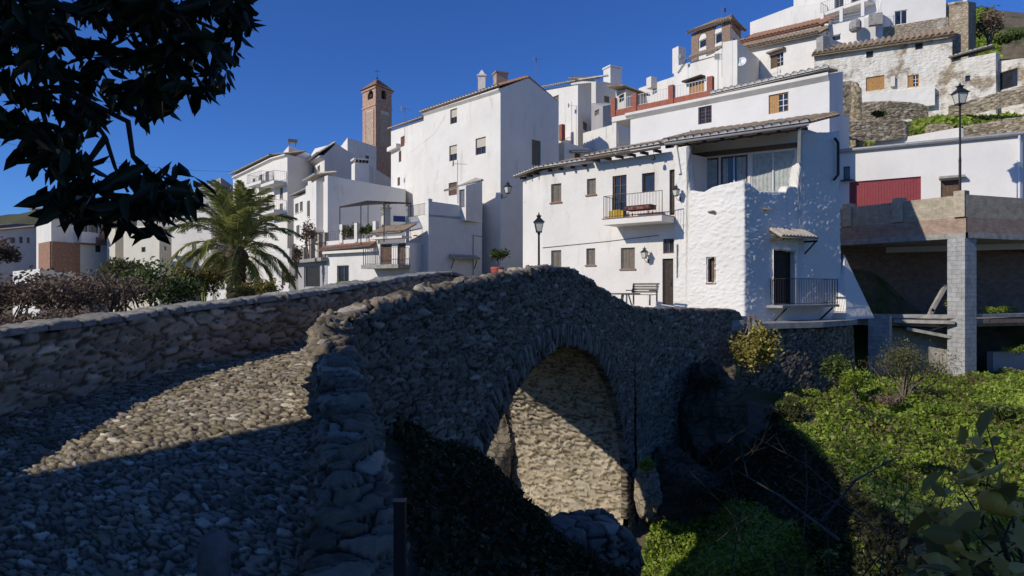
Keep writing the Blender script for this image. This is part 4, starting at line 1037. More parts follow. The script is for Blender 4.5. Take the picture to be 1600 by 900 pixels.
mb = MB(); wl.box(mb, s0 / 2, 8.95, -3.5, -s0, .3, 3.6); mb.build('porch_floor', M['white_shade'], H3)
s = wl.s_of(1075); mb = MB(); wl.box(mb, s, 9.7, .0, .62, .32, .26); mb.beam(wl.pt(s + .2, 9.2, .05), wl.pt(s + .2, 10.2, .05), .06, .06); mb.build('wall_vent', M['iron_grey'], H3)

# ================================================================== tall white house with gable end
H4, w4 = house('village_house', 'tallest plain white house with blank shaded gable end and red tiled roof', 'house',
    [(662, 51.5, 176), (782, 45, 138), (827, 47.1, 121), (873, 49.3, 160)], -1.5, 'white', [
    (0, 703.5, 170, 714, 193, 'blind', dict(frame='wood', sill=False)), (0, 702, 227, 714, 251, 'blind', dict(frame='wood', sill=False)), (0, 743, 215, 759, 241, 'blind', dict(frame='wood', sill=False)),
    (0, 701, 285, 714, 305, 'shutter', dict(frame='wood', sill=False)), (2, 831, 219, 845, 259, 'shutter', dict(frame='taupe', sill=False, bars=True))],
    back=[(XY(873, 49.3)[0] - 6.5, 49.3 + 6.7, 14.3), (XY(827, 47.1)[0] - 6.5, 47.1 + 6.7, 15.4)])
wl = w4[0]; cornice(H4, wl, .0, .3, .2)
zt = 14.05; n2 = V3((w4[1].d.x, w4[1].d.y, 0)); run = w4[1].L
eA, eB = wl.pt(-.15, zt + .0, .3), wl.pt(wl.L + .06, zt + .02, .3); up = n2 * (run + .25) + V3((0, 0, 1.38))
tile_roof(H4, eA, eB, eB + up, eA + up, mat='tile_red', amp=.14, period=.36)
eA2 = wl.pt(-.15, 14.2, 0) + n2 * (run * 2.1); eB2 = wl.pt(wl.L + .06, 14.25, 0) + n2 * (run * 2.1)
tile_roof(H4, eB2, eA2, eA + up, eB + up, mat='tile_red', amp=.12, period=.36, row=.8)
mb = MB(); p = wl.pt(wl.s_of(737), 0, -1.0); mb.box((p.x, p.y, 15.0), .55, .55, 1.6); mb.box((p.x, p.y, 15.85), .7, .7, .10); mb.box((p.x, p.y, 16.1), .5, .5, .4, taper=.2); mb.build('chimney', M['white'], H4)
mb = MB(); p = wl.pt(wl.s_of(752), 0, -1.9); mb.box((p.x, p.y, 15.3), .9, .7, 1.3, .4); mb.box((p.x, p.y, 16.0), 1.05, .85, .1, .4); mb.build('chimney', M['brick_far'], H4)
mb = MB(); mb.tube([wl.pt(wl.s_of(697), 13.4, .06), wl.pt(wl.s_of(680), 12.2, .05), wl.pt(wl.s_of(640), 11.1, .04)], .008, 5); mb.build('wall_cable', M['white_shade'], H4)
wall_lantern('iron wall lantern high on the shaded gable wall above the alley', w4[2].pt(w4[2].s_of(786) if False else .5, 6.7, .01) if False else w4[1].pt(.12, 6.6, .01), w4[1].n, 1.0, .6)
H7, w7 = house('village_house', 'narrow white house lower down against the left side of the tallest house', 'house',
    [(611, 58, 203), (664, 51.8, 186)], -1, 'white', [(0, 623, 236, 627, 253, 'shutter', dict(frame='wood', sill=False)), (0, 626, 213, 632, 229, 'shutter', dict(frame='wood_red', sill=False)), (0, 621, 277, 625, 290, 'shutter', dict(frame='wood', sill=False))], depth=7)
wall_roof(H7, w7[0], 14.35, 13.7, over=.25, run=5, rise=2.1, mat='tile_red', k=4, row=.8)
slab_on(H7, w7[0], .0, 2.2, (450 - 228) / F * 57, .35, .4, 'white', 'cornice')
antenna('slim aerial on the low roof left of the tallest house', w7[0].pt(w7[0].s_of(636), 12.4, .2), 3.2, rz=.6)
antenna('aerial standing on the textured small house in front of the tallest house', P(715, 318, 43), 2.9, rz=.3)

# ================================================================== church tower
T = thing('bell_tower', 'slim brick minaret bell tower with lattice panels and tiled pyramid roof', 'tower', (*XY(587, 84), 12))
ch = [XY(566.5, 86.4), XY(587, 84), XY(612, 86.6)]; zt = 26.55
TW = [Wall(ch[0], ch[1], 11, zt, zt), Wall(ch[1], ch[2], 11, zt, zt)]
oph = [[TW[0].rect(574.5, 141, 583, 155)], [TW[1].rect(596, 141, 603.5, 155)]]
mb = MB()
for wl, h in zip(TW, oph): wall_mesh(mb, wl, h, rev=.5)
d4 = (ch[0][0] + ch[2][0] - ch[1][0], ch[0][1] + ch[2][1] - ch[1][1])
for a, b in ((ch[2], d4), (d4, ch[0])): mb.quad((*a, 11), (*b, 11), (*b, zt), (*a, zt))
mb.build('shaft', M['brick_tower'], T)
for wl, h in zip(TW, oph):
    a, b, c, d = h[0]; m = MB(); wl.box(m, (a + b) / 2, (c + d) / 2, -.5, b - a, d - c, .02); m.build('belfry_opening', M['wood_dark'], T)
    m = MB(); m.lathe(wl.pt((a + b) / 2, c + .25, -.25), [(.28, 0), (.22, .2), (.15, .45), (.05, .55)], 10); m.build('bell', M['iron'], T)
    # round arch head
    m = MB(); r = (b - a) / 2
    for k in range(9):
        t0, t1 = math.pi * k / 9, math.pi * (k + 1) / 9
        q = [( (a + b) / 2 + r * math.cos(t0), d - r + r * math.sin(t0)), ((a + b) / 2 + r * math.cos(t1), d - r + r * math.sin(t1))]
        top = [(q[1][0], d + .02), (q[0][0], d + .02)]
        pts = [wl.pt(x, z, -.02) for x, z in q + top]; m.poly(pts)
    m.build('arch_head', M['brick_tower'], T)
    m = MB(); wl.box(m, wl.L / 2, 24.15, .0, wl.L + .1, .22, .09); wl.box(m, wl.L / 2, zt - .12, .0, wl.L + .25, .24, .14); m.build('string_course', M['brick_tower'], T)
    pa, pb = wl.L * .26, wl.L * .86; za, zb_ = 18.9, 23.6
    m = MB(); wl.box(m, (pa + pb) / 2, (za + zb_) / 2, .004, pb - pa, zb_ - za, .012); m.build('lattice_ground', plain('lime_panel', (.62, .55, .46), .9, .1, 0, .15, 3), T)
    m = MB(); nx = 4; dx = (pb - pa) / nx; dz = dx * 1.15; nz = int((zb_ - za) / dz)
    for i in range(nx):
        for j in range(nz):
            x0, z0 = pa + i * dx, za + j * dz
            m.beam(wl.pt(x0, z0, .04), wl.pt(x0 + dx, z0 + dz, .04), .05, .17, up=wl.n.to_3d().cross(V3((dx * wl.d.x, dx * wl.d.y, dz)))); m.beam(wl.pt(x0 + dx, z0, .043), wl.pt(x0, z0 + dz, .043), .05, .17, up=wl.n.to_3d().cross(V3((-dx * wl.d.x, -dx * wl.d.y, dz))))
    for x in (pa, pb): wl.box(m, x, (za + zb_) / 2, .0, .16, zb_ - za, .11)
    m.build('lattice', M['brick_tower'], T)
cc = ((ch[0][0] + ch[2][0]) / 2, (ch[0][1] + ch[2][1]) / 2)
def grow(p, k): return (cc[0] + (p[0] - cc[0]) * k, cc[1] + (p[1] - cc[1]) * k)
rp = [grow(p, 1.16) for p in (ch[0], ch[1], ch[2], d4)]; ap = V3((*cc, 28.15))
for i in range(4):
    a, b = rp[i], rp[(i + 1) % 4]; q = ap
    mid = (V3((*a, zt)) + V3((*b, zt))) / 2
    tile_roof(T, (*a, zt), (*b, zt), ap + (V3((*b, zt)) - ap) * .04, ap + (V3((*a, zt)) - ap) * .04, mat='tile_red', amp=.06, thick=.05, k=4, row=.5, ends=False)
m = MB(); m.tube([ap, ap + V3((0, 0, 1.5))], .03, 6); m.tube([ap + V3((-.3, 0, 1.1)), ap + V3((.3, 0, 1.1))], .025, 5); m.lathe(ap + V3((0, 0, .1)), [(.05, 0), (.14, .1), (.05, .22)], 8); m.build('weather_vane', M['iron'], T)
# ================================================================== left cluster of village houses
def simple(label, chain, zb, mat='white', wins=(), **k): return house('village_house', label, 'house', chain, zb, mat, wins, **k)
E1, we = simple('tall white house with two tilted tiers of balconies behind the palm', [(366, 75, 277), (427, 67, 247), (449, 64.2, 241), (515, 71, 260)], -5, 'white', [
    (0, 395, 279, 399, 293, 'shutter'), (0, 405, 273, 410, 288, 'shutter'), (0, 395, 313, 399, 334, 'shutter'), (0, 404.5, 310, 409, 331, 'shutter'), (0, 416, 308, 420, 331, 'shutter'),
    (0, 415, 268, 420, 284, 'shutter'), (1, 437, 293, 442, 311, 'shutter'), (1, 437, 318, 442, 336, 'shutter'), (0, 383, 316, 387, 335, 'shutter'), (0, 396, 350, 400, 368, 'shutter'), (0, 412, 352, 417, 370, 'shutter')], back=[(-34, 78, 13.4)])
for v in (287, 331): balcony(E1, we[0], 404, 427, v, .3, 1.3, h=1.0, rail='iron_grey', gap=.2); balcony(E1, we[1], 427, 448, v, .3, 1.3, h=1.0, rail='iron_grey', gap=.2)
cornice(E1, we[0], 0, .3, .3); cornice(E1, we[1], 0, .3, .3)
wall_roof(E1, we[0], 13.2, 13.75, over=.5, run=4, rise=1.0, k=4, row=.8)
simple('small white penthouse with sloping roof on top of the tall balcony house', [(436, 72, 246), (451, 70, 228), (490, 76, 243)], 11, 'white', back=[(-30, 80, 15.5)])
m = thing('water_tank', 'small metal water tank on legs on the penthouse roof', 'tank', P(457, 227, 72))
b = MB(); c = P(457, 221, 72); b.box(c, 1.0, .8, .35, .4); b.build('tank', M['iron_grey'], m)
for i in (-1, 1):
    b = MB(); b.box((c.x + .35 * i, c.y, c.z - .35), .06, .06, .45); b.build('leg', M['iron_grey'], m)
E2a, w = simple('white house section with paired small windows left of the square bay', [(459, 60, 309), (484, 55.5, 298)], -4, 'white', [(0, 461, 318, 466.5, 333, 'shutter'), (0, 468.5, 315, 473, 330, 'shutter'), (0, 463, 352, 468, 372, 'shutter'), (0, 473, 350, 478, 370, 'shutter')], depth=6)
wall_roof(E2a, w[0], 8.55, 8.5, over=.35, run=4, rise=.9, k=4, row=.8)
E2, w = simple('big blocky white house with a wide flat shaded side wall above the pergola', [(481, 55.5, 283), (512, 50, 274), (634, 53.6, 296)], -4, 'white', [(0, 487, 294, 493.5, 317, 'shutter', dict(frame='taupe')), (0, 496, 364, 500.5, 386, 'glass', dict(frame='wood')), (0, 486, 350, 491, 372, 'shutter')], back=[(-10, 58, 9)])
b = MB(); wl = w[0]; wl.box(b, wl.L * .52, 6.6, .0, wl.L * .55, 3.9, .55); wl.box(b, wl.L * .52, 4.55, .0, wl.L * .62, .16, .75); b.build('bay', M['white'], E2)
window(E2, Wall(wl.pt(wl.L * .245, 0, .56)[:2], wl.pt(wl.L * .795, 0, .56)[:2], 4, 9, 9), (.75, 1.45, 5.9, 7.2), 'shutter', 'taupe', rev=.02)
wl = w[0]
tile_roof(E2, wl.pt(wl.L * .2, 8.95, .75), wl.pt(wl.L * .85, 8.9, .75), wl.pt(wl.L * .85, 9.25, -1), wl.pt(wl.L * .2, 9.3, -1), mat='tile_pale', k=4)
b = MB(); c = P(490, 300, 53.5); 
E3, w = simple('white house with a shaded gable end below the bell tower', [(474, 72, 261), (507, 64, 243), (525, 66, 224), (590, 72, 266)], 4, 'white', [(0, 485, 262, 491, 272, 'shutter'), (0, 496, 259, 500, 268, 'shutter')], back=[(-14, 82, 13), (-24, 78, 17)])
cornice(E3, w[0], 0, .4, .5)
tile_roof(E3, w[0].pt(-.3, 13.2, .7), w[0].pt(w[0].L + .1, 13.3, .7), V3((*XY(525, 66), 15.0)), V3((*XY(493, 76), 15.4)), k=4, row=.9, mat='tile_pale')
simple('taller grey white block in shade touching the foot of the bell tower', [(531, 78, 231), (543, 76, 215), (588, 80, 229)], 6, 'white', [(1, 571, 243, 577, 251, 'shutter', dict(sill=False))], back=[(-20, 86, 17)])
m = thing('chimney', 'square white chimney block with dark vents on the shaded roof', 'chimney', P(563, 285, 60))
b = MB(); c = P(563, 268, 60); b.box((c.x, c.y, c.z - .2), 1.35, 1.2, 1.8, .5); b.box((c.x, c.y, c.z + 1.05), 1.5, 1.3, .14, .5); b.build('stack', M['white'], m)
for k in range(4):
    b = MB(); ca, sa = math.cos(.5), math.sin(.5); x = -.48 + .32 * k; b.box((c.x + x * ca + .62 * sa, c.y + x * sa - .62 * ca, c.z + .85), .2, .05, .28, .5); b.build('vent', M['wood_dark'], m)
# carport terrace
E2t, w = simple('grey concrete carport with a terrace, brick posts and climbing plants on top', [(466, 50, 409), (511, 45.3, 401), (530, 47, 403)], -4.5, 'greyrender', [(0, 475, 416, 500, 449, 'pane', dict(frame='concrete', sill=False))], back=[(-13, 53, 2.0)])
wl = w[0]; b = MB(); wl.box(b, wl.L / 2, 2.02, .0, wl.L + .3, .25, .5); b.build('slab_edge', M['concrete'], E2t)
for u, v in ((474, 384), (485, 372), (497, 366), (506, 364)):
    s = wl.s_of(u); h = (409 - v - 4) / F * wl.Y(s); b = MB(); wl.box(b, s, 2.1 + h / 2, -.3, .32, h, .3); b.build('post', M['brick_far'], E2t)
railing(E2t, [wl.pt(.2, 2.15, .1), wl.pt(wl.L, 2.15, .1)], 1.1, .22, 'iron')
c = w[0].pt(1.6, 3.6, -.2); bush('climbing_plant', 'bare brown climber on the carport terrace trellis', 'plant', (c.x, c.y, 3.9), (1.1, .5, 1.9), 700, .2, 'bush_dry', 90, stems=9)
# pergola terrace house
E4, w = simple('low white house whose flat roof terrace carries the pergola', [(510, 45.4, 389), (590, 42, 381), (640, 40.4, 379)], -4, 'white', [(0, 527, 415, 545, 441, 'glass', dict(frame='iron_grey', bars=True)), (1, 594, 366, 612, 416, 'door', dict(frame='wood')), (1, 621, 362, 634, 414, 'door', dict(frame='wood'))], back=[(-3, 48, 2.9), (-10, 51, 2.8)])
wl = w[0]; tile_roof(E4, wl.pt(-.2, 2.6, .45), wl.pt(wl.L - .1, 2.7, .45), wl.pt(wl.L - .1, 3.0, .02), wl.pt(-.2, 2.9, .02), mat='tile_red', amp=.06, period=.22, name='tile_strip')
b = MB(); wl.box(b, wl.L / 2, 2.48, .003, wl.L, .18, .36); wl.box(b, wl.L / 2, 3.1, -.2, wl.L, .42, .2); b.build('cornice', M['white'], E4)
for u in (534, 557, 586):
    b = MB(); wl.box(b, wl.s_of(u), 3.75, -.22, .3, 1.3, .3); b.build('terrace_post', M['white'], E4)
railing(E4, [wl.pt(.1, 3.3, -.1), wl.pt(wl.L - .2, 3.3, -.1)], .7, .25, 'iron_grey')
wl = w[1]; tile_roof(E4, wl.pt(-.1, 3.35, .8), wl.pt(wl.L + .05, 3.4, .8), wl.pt(wl.L + .05, 4.05, -.6), wl.pt(-.1, 4.0, -.6), mat='tile', amp=.07, period=.24)
b = MB(); wl.box(b, wl.L / 2, 3.2, .003, wl.L, .14, .7); b.build('cornice', M['white'], E4)
b = MB(); wl.box(b, wl.L * .45, 1.36, .003, wl.L * 1.15, .24, 1.1); b.build('balcony_slab', M['concrete'], E4)
s0, s1 = -.2, wl.L * 1.0; railing(E4, [wl.pt(s0, 1.48, .05), wl.pt(s0, 1.48, 1.05), wl.pt(s1, 1.48, 1.05), wl.pt(s1, 1.48, .05)], 1.05, .17, 'iron_grey', .013)
b = MB(); c = P(603, 352, 42.6); b.box((c.x, c.y, 4.6), .48, .48, 1.3, .5); b.box((c.x, c.y, 5.3), .6, .6, .1, .5)
for i in (-1, 1): b.lathe((c.x + .13 * i, c.y, 5.35), [(.12, 0), (.12, .22), (.08, .3)], 8)
b.build('chimney', M['cream'], E4)
pg = thing('pergola', 'thin iron pergola with a dark reed canopy over the roof terrace', 'pergola', P(560, 380, 43))
pc = [P(531, 323, 44.5), P(600, 316, 40.5), P(642, 317, 43), P(575, 313.5, 47.5)]
b = MB(); n = 26
for k in range(n + 1):
    t = k / n; b.beam(pc[0].lerp(pc[1], t), pc[3].lerp(pc[2], t), .10, .03)
for k in range(5):
    t = k / 4; b.beam(pc[0].lerp(pc[3], t) - V3((0, 0, .05)), pc[1].lerp(pc[2], t) - V3((0, 0, .05)), .05, .06)
b.build('canopy', M['wood_dark'], pg)
for p in (pc[0], pc[0].lerp(pc[1], .5), pc[1], pc[2], pc[3]):
    b = MB(); b.tube([(p.x, p.y, 2.9), p], .035, 6); b.build('post', M['iron'], pg)
c = P(552, 365, 44); bush('terrace_plant', 'dense potted greenery behind the terrace railing under the pergola', 'plant', (c.x, c.y, 3.7), (1.3, .5, .8), 900, .18, 'bush_olive', 91)
c = P(578, 362, 42.5); bush('terrace_plant', 'purple green trailing plant on the terrace railing near the chimney', 'plant', (c.x, c.y, 3.75), (.8, .4, .7), 600, .16, 'bush_green', 92)
b = MB(); c = P(624, 342, 43); b.box(c, .8, .1, .38, .4); o = b.build('blue_cloth', M['plastic_blue']); tag(o, 'blue cloth hanging at the back of the pergola terrace', 'cloth')
c = P(536, 443, 44.6); bush('window_plant', 'bright green plant under the barred ground window', 'plant', (c.x, c.y - .3, c.z), (.45, .3, .3), 300, .12, 'grassleaf', 93)
# textured small house
E5, w = simple('small rough plastered house with a railed corner terrace and shaded side', [(633, 43.6, 340), (669.5, 41.1, 335), (753, 44.2, 341)], -2, 'white_rough', [(0, 644, 390, 653, 409, 'shutter', dict(frame='taupe', sill=False))], back=[(-5.5, 46.5, 4.8)])
wl, wr = w
b = MB(); t2 = (450 - 314) / F * 41.1
q = [(wr.pt(0, 0, 0), t2), (wr.pt(wr.s_of(727), 0, 0), (450 - 322) / F * 43.2)]
a0, a1 = q[0][0], q[1][0]; n3 = wr.n.to_3d() * -.28
for za in (4.6,): b.add([(a0.x, a0.y, za), (a1.x, a1.y, za), (a1.x, a1.y, q[1][1]), (a0.x, a0.y, q[0][1])] + [(a0.x + n3.x, a0.y + n3.y, za), (a1.x + n3.x, a1.y + n3.y, za), (a1.x + n3.x, a1.y + n3.y, q[1][1]), (a0.x + n3.x, a0.y + n3.y, q[0][1])], [(0, 1, 2, 3), (7, 6, 5, 4), (3, 2, 6, 7), (0, 3, 7, 4), (1, 5, 6, 2)])
b.build('terrace_wall', M['white_rough'], E5)
b = MB(); wl.box(b, .2, 5.1, -.26, .26, .9, .26); b.build('terrace_pier', M['white_rough'], E5); b = MB(); wl.box(b, wl.L - .2, 5.2, -.3, .34, 1.1, .3); b.build('terrace_pier', M['white_rough'], E5)
railing(E5, [wl.pt(.35, 4.75, -.12), wl.pt(wl.L - .4, 4.72, -.12)], .8, .16, 'iron_grey', .014)
s0, s1 = wl.s_of(639), wl.s_of(658)
tile_roof(E5, wl.pt(s0, 2.25, .5), wl.pt(s1, 2.25, .5), wl.pt(s1, 2.6, 0), wl.pt(s0, 2.6, 0), mat='tile_red', period=.22, amp=.06, name='window_awning')
s0, s1 = wr.s_of(701), wr.s_of(744)
tile_roof(E5, wr.pt(s0, 1.92, .42), wr.pt(s1, 1.92, .42), wr.pt(s1, 2.12, 0), wr.pt(s0, 2.12, 0), mat='tile_pale', period=.24, amp=.07, name='tile_shelf')
for s in (s0 + .2, s1 - .2):
    b = MB(); b.beam(wr.pt(s, 1.3, .03), wr.pt(s, 1.9, .34), .04, .04); b.build('shelf_bracket', M['iron'], E5)
b = MB(); s = wr.s_of(739); b.tube([wr.pt(wr.L - .02, 3.55, .03), wr.pt(s, 3.6, .03), wr.pt(s, .5, .03), wr.pt(wr.s_of(724), .48, .03)], .022, 5); b.build('cable_pipe', M['iron_grey'], E5)
b = MB()
for u in (643, 656):
    s = wl.s_of(u); b.tube([wl.pt(s, 3.4, 0), wl.pt(s, 3.42, .35)], .03, 5); b.beam(wl.pt(s - .2, 3.42, .35), wl.pt(s + .2, 3.42, .35), .06, .06)
b.build('clothes_line_bracket', M['iron'], E5)
E5b, w = simple('narrow stair tower with a blue door on top of the plastered house', [(715, 43.1, 292), (728, 42.6, 290), (753.5, 44.3, 283)], 4.5, 'white_rough', [(0, 717.5, 296, 726, 324, 'shutter', dict(frame='iron_grey', sill=False))], back=[(-3.4, 45.5, 7.0)])
tile_roof(E5b, w[0].pt(-1.0, 6.55, .3), w[1].pt(w[1].L + .05, 7.42, .1), w[1].pt(w[1].L, 7.6, -.5), w[0].pt(-1.0, 6.75, -.5), mat='tile_pale', period=.22, amp=.06)
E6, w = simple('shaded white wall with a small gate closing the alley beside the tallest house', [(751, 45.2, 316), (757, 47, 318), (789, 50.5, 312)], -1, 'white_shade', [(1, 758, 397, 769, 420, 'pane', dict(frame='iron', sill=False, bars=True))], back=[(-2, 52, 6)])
tile_roof(E6, w[1].pt(0, 6.15, .2), w[1].pt(w[1].L, 6.85, .2), w[1].pt(w[1].L, 7.05, -.4), w[1].pt(0, 6.35, -.4), mat='tile_pale', k=4)
# potted shrub in the alley
p = P(777, 430, 41); pot = thing('potted_shrub', 'dark round shrub in a red pot in the alley mouth', 'plant', (p.x, p.y, .6))
b = MB(); b.lathe((p.x, p.y, .6), [(.28, 0), (.36, .3), (.42, .6), (.45, .72), (.40, .74)], 16); b.build('pot', M['potred'], pot, True)
pts, tone = blob_points((p.x + .1, p.y, 2.1), (.75, .6, .75), 700, 8, 5); leaf_mesh('foliage', pts, .17, M['bush_green'], pot, tone=tone * .5)
b = MB(); b.tube([(p.x, p.y, 1.2), (p.x + .05, p.y, 1.9)], .05, 6); b.build('stem', M['bark'], pot)

# ================================================================== far left
J1, w = simple('half bare brick house with a glazed balcony at the far left', [(62, 66, 346), (80, 63, 343), (168, 69, 336)], -6, 'white', [(1, 119, 348, 137, 364, 'glass', dict(frame='iron_grey', sill=False)), (1, 138, 348, 154, 364, 'glass', dict(frame='iron_grey', sill=False)), (1, 149, 383, 158, 394, 'glass', dict(frame='iron', sill=False)), (0, 66, 385, 70, 393, 'pane', dict(sill=False))], back=[(-55, 74, 7)])
b = MB(); sa, sb, sL = w[1].s_of(124), w[1].s_of(155.5), w[1].L; w[0].box(b, w[0].L / 2, -.7, .004, w[0].L, 10.6, .10); w[1].box(b, sa / 2, -.7, .004, sa, 10.6, .10); w[1].box(b, (sb + sL) / 2, 5.9, .004, sL - sb, 2.6, .10); w[1].box(b, (sa + sb) / 2, 4.95, .006, sb - sa, .9, .10); b.build('bare_brick', M['dry_brick'], J1)
b = MB(); w[1].box(b, w[1].s_of(128), 5.2, .003, 1.6, 1.1, .9); b.build('balcony_slab', M['white'], J1)
tile_roof(J1, w[1].pt(-.2, 7.0, .4), w[1].pt(w[1].L + .2, 7.8, .4), w[1].pt(w[1].L, 8.6, -3), w[1].pt(0, 7.8, -3), k=4, row=.8)
simple('dun brick strip of a house beside the half bare brick one', [(167, 66, 358), (180, 64, 357), (195, 66, 357)], -6, 'cream', back=[(-44, 70, 5)])
simple('cream rendered block with tiny windows behind the hanging leaves', [(193, 61, 353), (249, 57, 353), (268, 60, 356)], -6, 'cream', [(0, 221, 386, 227.5, 394, 'pane', dict(frame='wood', sill=False)), (0, 214, 411, 217, 416, 'pane', dict(frame='wood', sill=False)), (1, 257, 385, 260, 391, 'pane', dict(frame='wood', sill=False))], back=[(-36, 66, 5.6)])
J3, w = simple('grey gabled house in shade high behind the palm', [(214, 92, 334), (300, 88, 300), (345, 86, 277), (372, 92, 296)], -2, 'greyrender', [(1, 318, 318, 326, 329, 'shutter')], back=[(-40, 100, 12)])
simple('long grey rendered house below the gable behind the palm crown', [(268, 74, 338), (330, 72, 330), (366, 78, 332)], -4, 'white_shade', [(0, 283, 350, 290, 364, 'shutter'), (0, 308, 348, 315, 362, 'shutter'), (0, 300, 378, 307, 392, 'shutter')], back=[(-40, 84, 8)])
J5, w = simple('low pale house row in hazy shade at the left edge', [(-60, 84, 361), (-20, 80, 362), (64, 92, 353)], -6, 'white_shade', [(1, 16, 371, 24, 380, 'shutter'), (1, 30, 370, 36, 380, 'shutter'), (1, 6, 392, 13, 404, 'shutter'), (1, 42, 371, 47, 380, 'shutter')], back=[(-75, 96, 8)])
tile_roof(J5, w[1].pt(-.3, 7.0, .4), w[1].pt(w[1].L, 8.9, .4), w[1].pt(w[1].L, 9.0, -4), w[1].pt(0, 7.1, -4), k=4, row=.9)
simple('small sunlit white hut among the shrubs at the left edge', [(20, 52, 424), (62, 49, 420)], -6, 'white', [(0, 30, 428, 34, 436, 'pane', dict(frame='wood', sill=False))], back=[(-37.5, 55, 1.3), (-41.5, 56, 1.3)])
simple('low white garden wall behind the palm trunk', [(322, 44, 434), (362, 42, 433)], -5, 'white', depth=.4)
simple('white stub of garden wall right of the palm trunk', [(384, 44, 446), (424, 41, 452)], -5, 'white', depth=.4)
simple('tall plain white house wall just right of the palm crown', [(398, 56, 398), (452, 53, 388)], -5, 'white', [(0, 414, 404, 436, 446, 'pane', dict(frame='white_shade', sill=False)) if False else (0, 440, 420, 446, 446, 'door', dict(frame='wood'))], depth=5)

# ================================================================== houses behind the tallest one
Ha, w = simple('white house with tiled eave peeping from behind the shaded gable', [(846, 62, 140), (903, 57.5, 131), (924, 61, 129)], 6, 'white', [(0, 862, 150, 873, 160, 'shutter', dict(sill=False)), (1, 911, 191, 918, 204, 'shutter', dict(sill=False))], back=[(7, 68, 19)])
wall_roof(Ha, w[0], 19.3, 18.45, over=.4, run=4, rise=1.2, k=4, row=.8, mat='tile_pale')
slab_on(Ha, w[0], w[0].s_of(868), w[0].s_of(893), 13.4, .3, 1.2, 'white_shade')
s0, s1 = w[0].s_of(868), w[0].s_of(893); railing(Ha, [w[0].pt(s0, 13.4, 1.1), w[0].pt(s1, 13.4, 1.1)], 1.0, .2, 'metal_white', .02)
b = MB(); w[0].box(b, s1, 14.0, .9, .4, 1.4, .4); b.build('balcony_post', M['terracotta'], Ha)
antenna('aerial on the sunlit wall behind the shaded gable', w[0].pt(w[0].s_of(900), 12.5, .5), 4.2, rz=.2)
Hb, w = simple('shaded low white house wedged between gable and porch column', [(868, 51, 226), (882, 50, 222), (962, 53.5, 243)], 4, 'white', [(1, 898, 239, 907, 253, 'shutter', dict(frame='wood', sill=False))], back=[(6, 56, 11.5)])
tile_roof(Hb, w[1].pt(.5, 10.55, .25), w[1].pt(w[1].L, 11.35, .25), w[1].pt(w[1].L, 11.8, -1.5), w[1].pt(.5, 11.3, -1.5), mat='tile_pale', k=4)
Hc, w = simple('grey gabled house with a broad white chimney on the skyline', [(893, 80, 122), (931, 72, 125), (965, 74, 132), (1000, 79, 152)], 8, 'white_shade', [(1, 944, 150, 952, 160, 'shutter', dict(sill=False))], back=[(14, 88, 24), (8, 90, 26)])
tile_roof(Hc, w[0].pt(-.2, 26.2, .35), w[0].pt(w[0].L, 23.45, .35), w[0].pt(w[0].L, 23.6, -.5), w[0].pt(-.2, 26.4, -.5), k=4, row=.9)
b = MB(); c = P(957, 118, 78); b.box((c.x, c.y, c.z - 1.2), 1.7, 1.4, 3.8, .5); b.box((c.x, c.y, c.z + .85), 1.9, 1.6, .2, .5); b.build('chimney', M['white'], Hc)
Hd, w = simple('ochre stained small house with patched tile roof below the skyline chimney', [(962, 68, 143), (978, 66, 139), (1010, 68, 150)], 8, 'cream', [(0, 967, 148, 975, 159, 'pane', dict(frame='wood', sill=False))], back=[(16, 74, 20)])
tile_roof(Hd, w[1].pt(-.8, 20.6, .35), w[1].pt(w[1].L + .2, 20.35, .35), w[1].pt(w[1].L, 20.9, -2), w[1].pt(-.8, 21.1, -2), k=4, row=.8)
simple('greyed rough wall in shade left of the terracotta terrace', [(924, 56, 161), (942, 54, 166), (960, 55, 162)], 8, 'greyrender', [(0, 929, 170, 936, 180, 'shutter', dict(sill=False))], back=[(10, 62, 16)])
simple('sunlit white parapet wall between the shaded house and porch column', [(911, 53, 208), (960, 50, 194)], 6, 'white', depth=3)
# ================================================================== upper right cluster
Hq, w = simple('white house along the skyline left of the arched tower', [(998, 74, 138), (1055, 68, 119), (1075, 70, 119)], 10, 'white', back=[(20, 80, 23)])
b = MB(); c = P(1018, 134, 71); b.box((c.x, c.y, c.z + .3), .8, .8, 1.2, .5); b.build('chimney', M['white_shade'], Hq)
Hr, w = simple('white house with a brown door and dark hood under the arched tower', [(1053, 66, 104), (1129, 61, 84), (1150, 58, 80)], 10, 'white', [(0, 1077, 127, 1100, 150, 'shutter', dict(frame='wood_yel', sill=False))], back=[(26, 66, 21)])
b = MB(); w[0].box(b, w[0].s_of(1087), (450 - 124) / F * 63.6, .0, 2.4, .14, .7); b.build('door_hood', M['wood_dark'], Hr)
s0, s1 = w[0].s_of(1078), w[0].s_of(1127)
tile_roof(Hr, w[0].pt(s0, 22.8, .5), w[0].pt(s1, 22.55, .5), w[0].pt(s1, 23.2, -.4), w[0].pt(s0, 23.5, -.4), k=4, mat='tile')
b = MB(); c = P(1061, 95, 66.5); b.box((c.x, c.y, c.z), 1.0, .9, 2.6, .5); b.build('chimney', M['white'], Hr)
b = MB(); b.beam(w[0].pt(w[0].s_of(1060), 22.0, .1), w[0].pt(w[0].s_of(1076), 23.1, .12), .06, .06); b.build('roof_cable', M['iron'], Hr)
Ht, w = simple('square tower loggia with twin round arches and tiled hip roof', [(1081, 70, 53), (1142, 65, 40), (1157, 68, 52)], 20, 'white', [(0, 1092, 58, 1104, 74, 'pane', dict(frame='metal_white', sill=False)), (0, 1117, 51, 1129, 67, 'pane', dict(frame='metal_white', sill=False)), (1, 1146, 62, 1151, 72, 'pane', dict(frame='wood', sill=False))], back=[(23, 73, 27.5)])
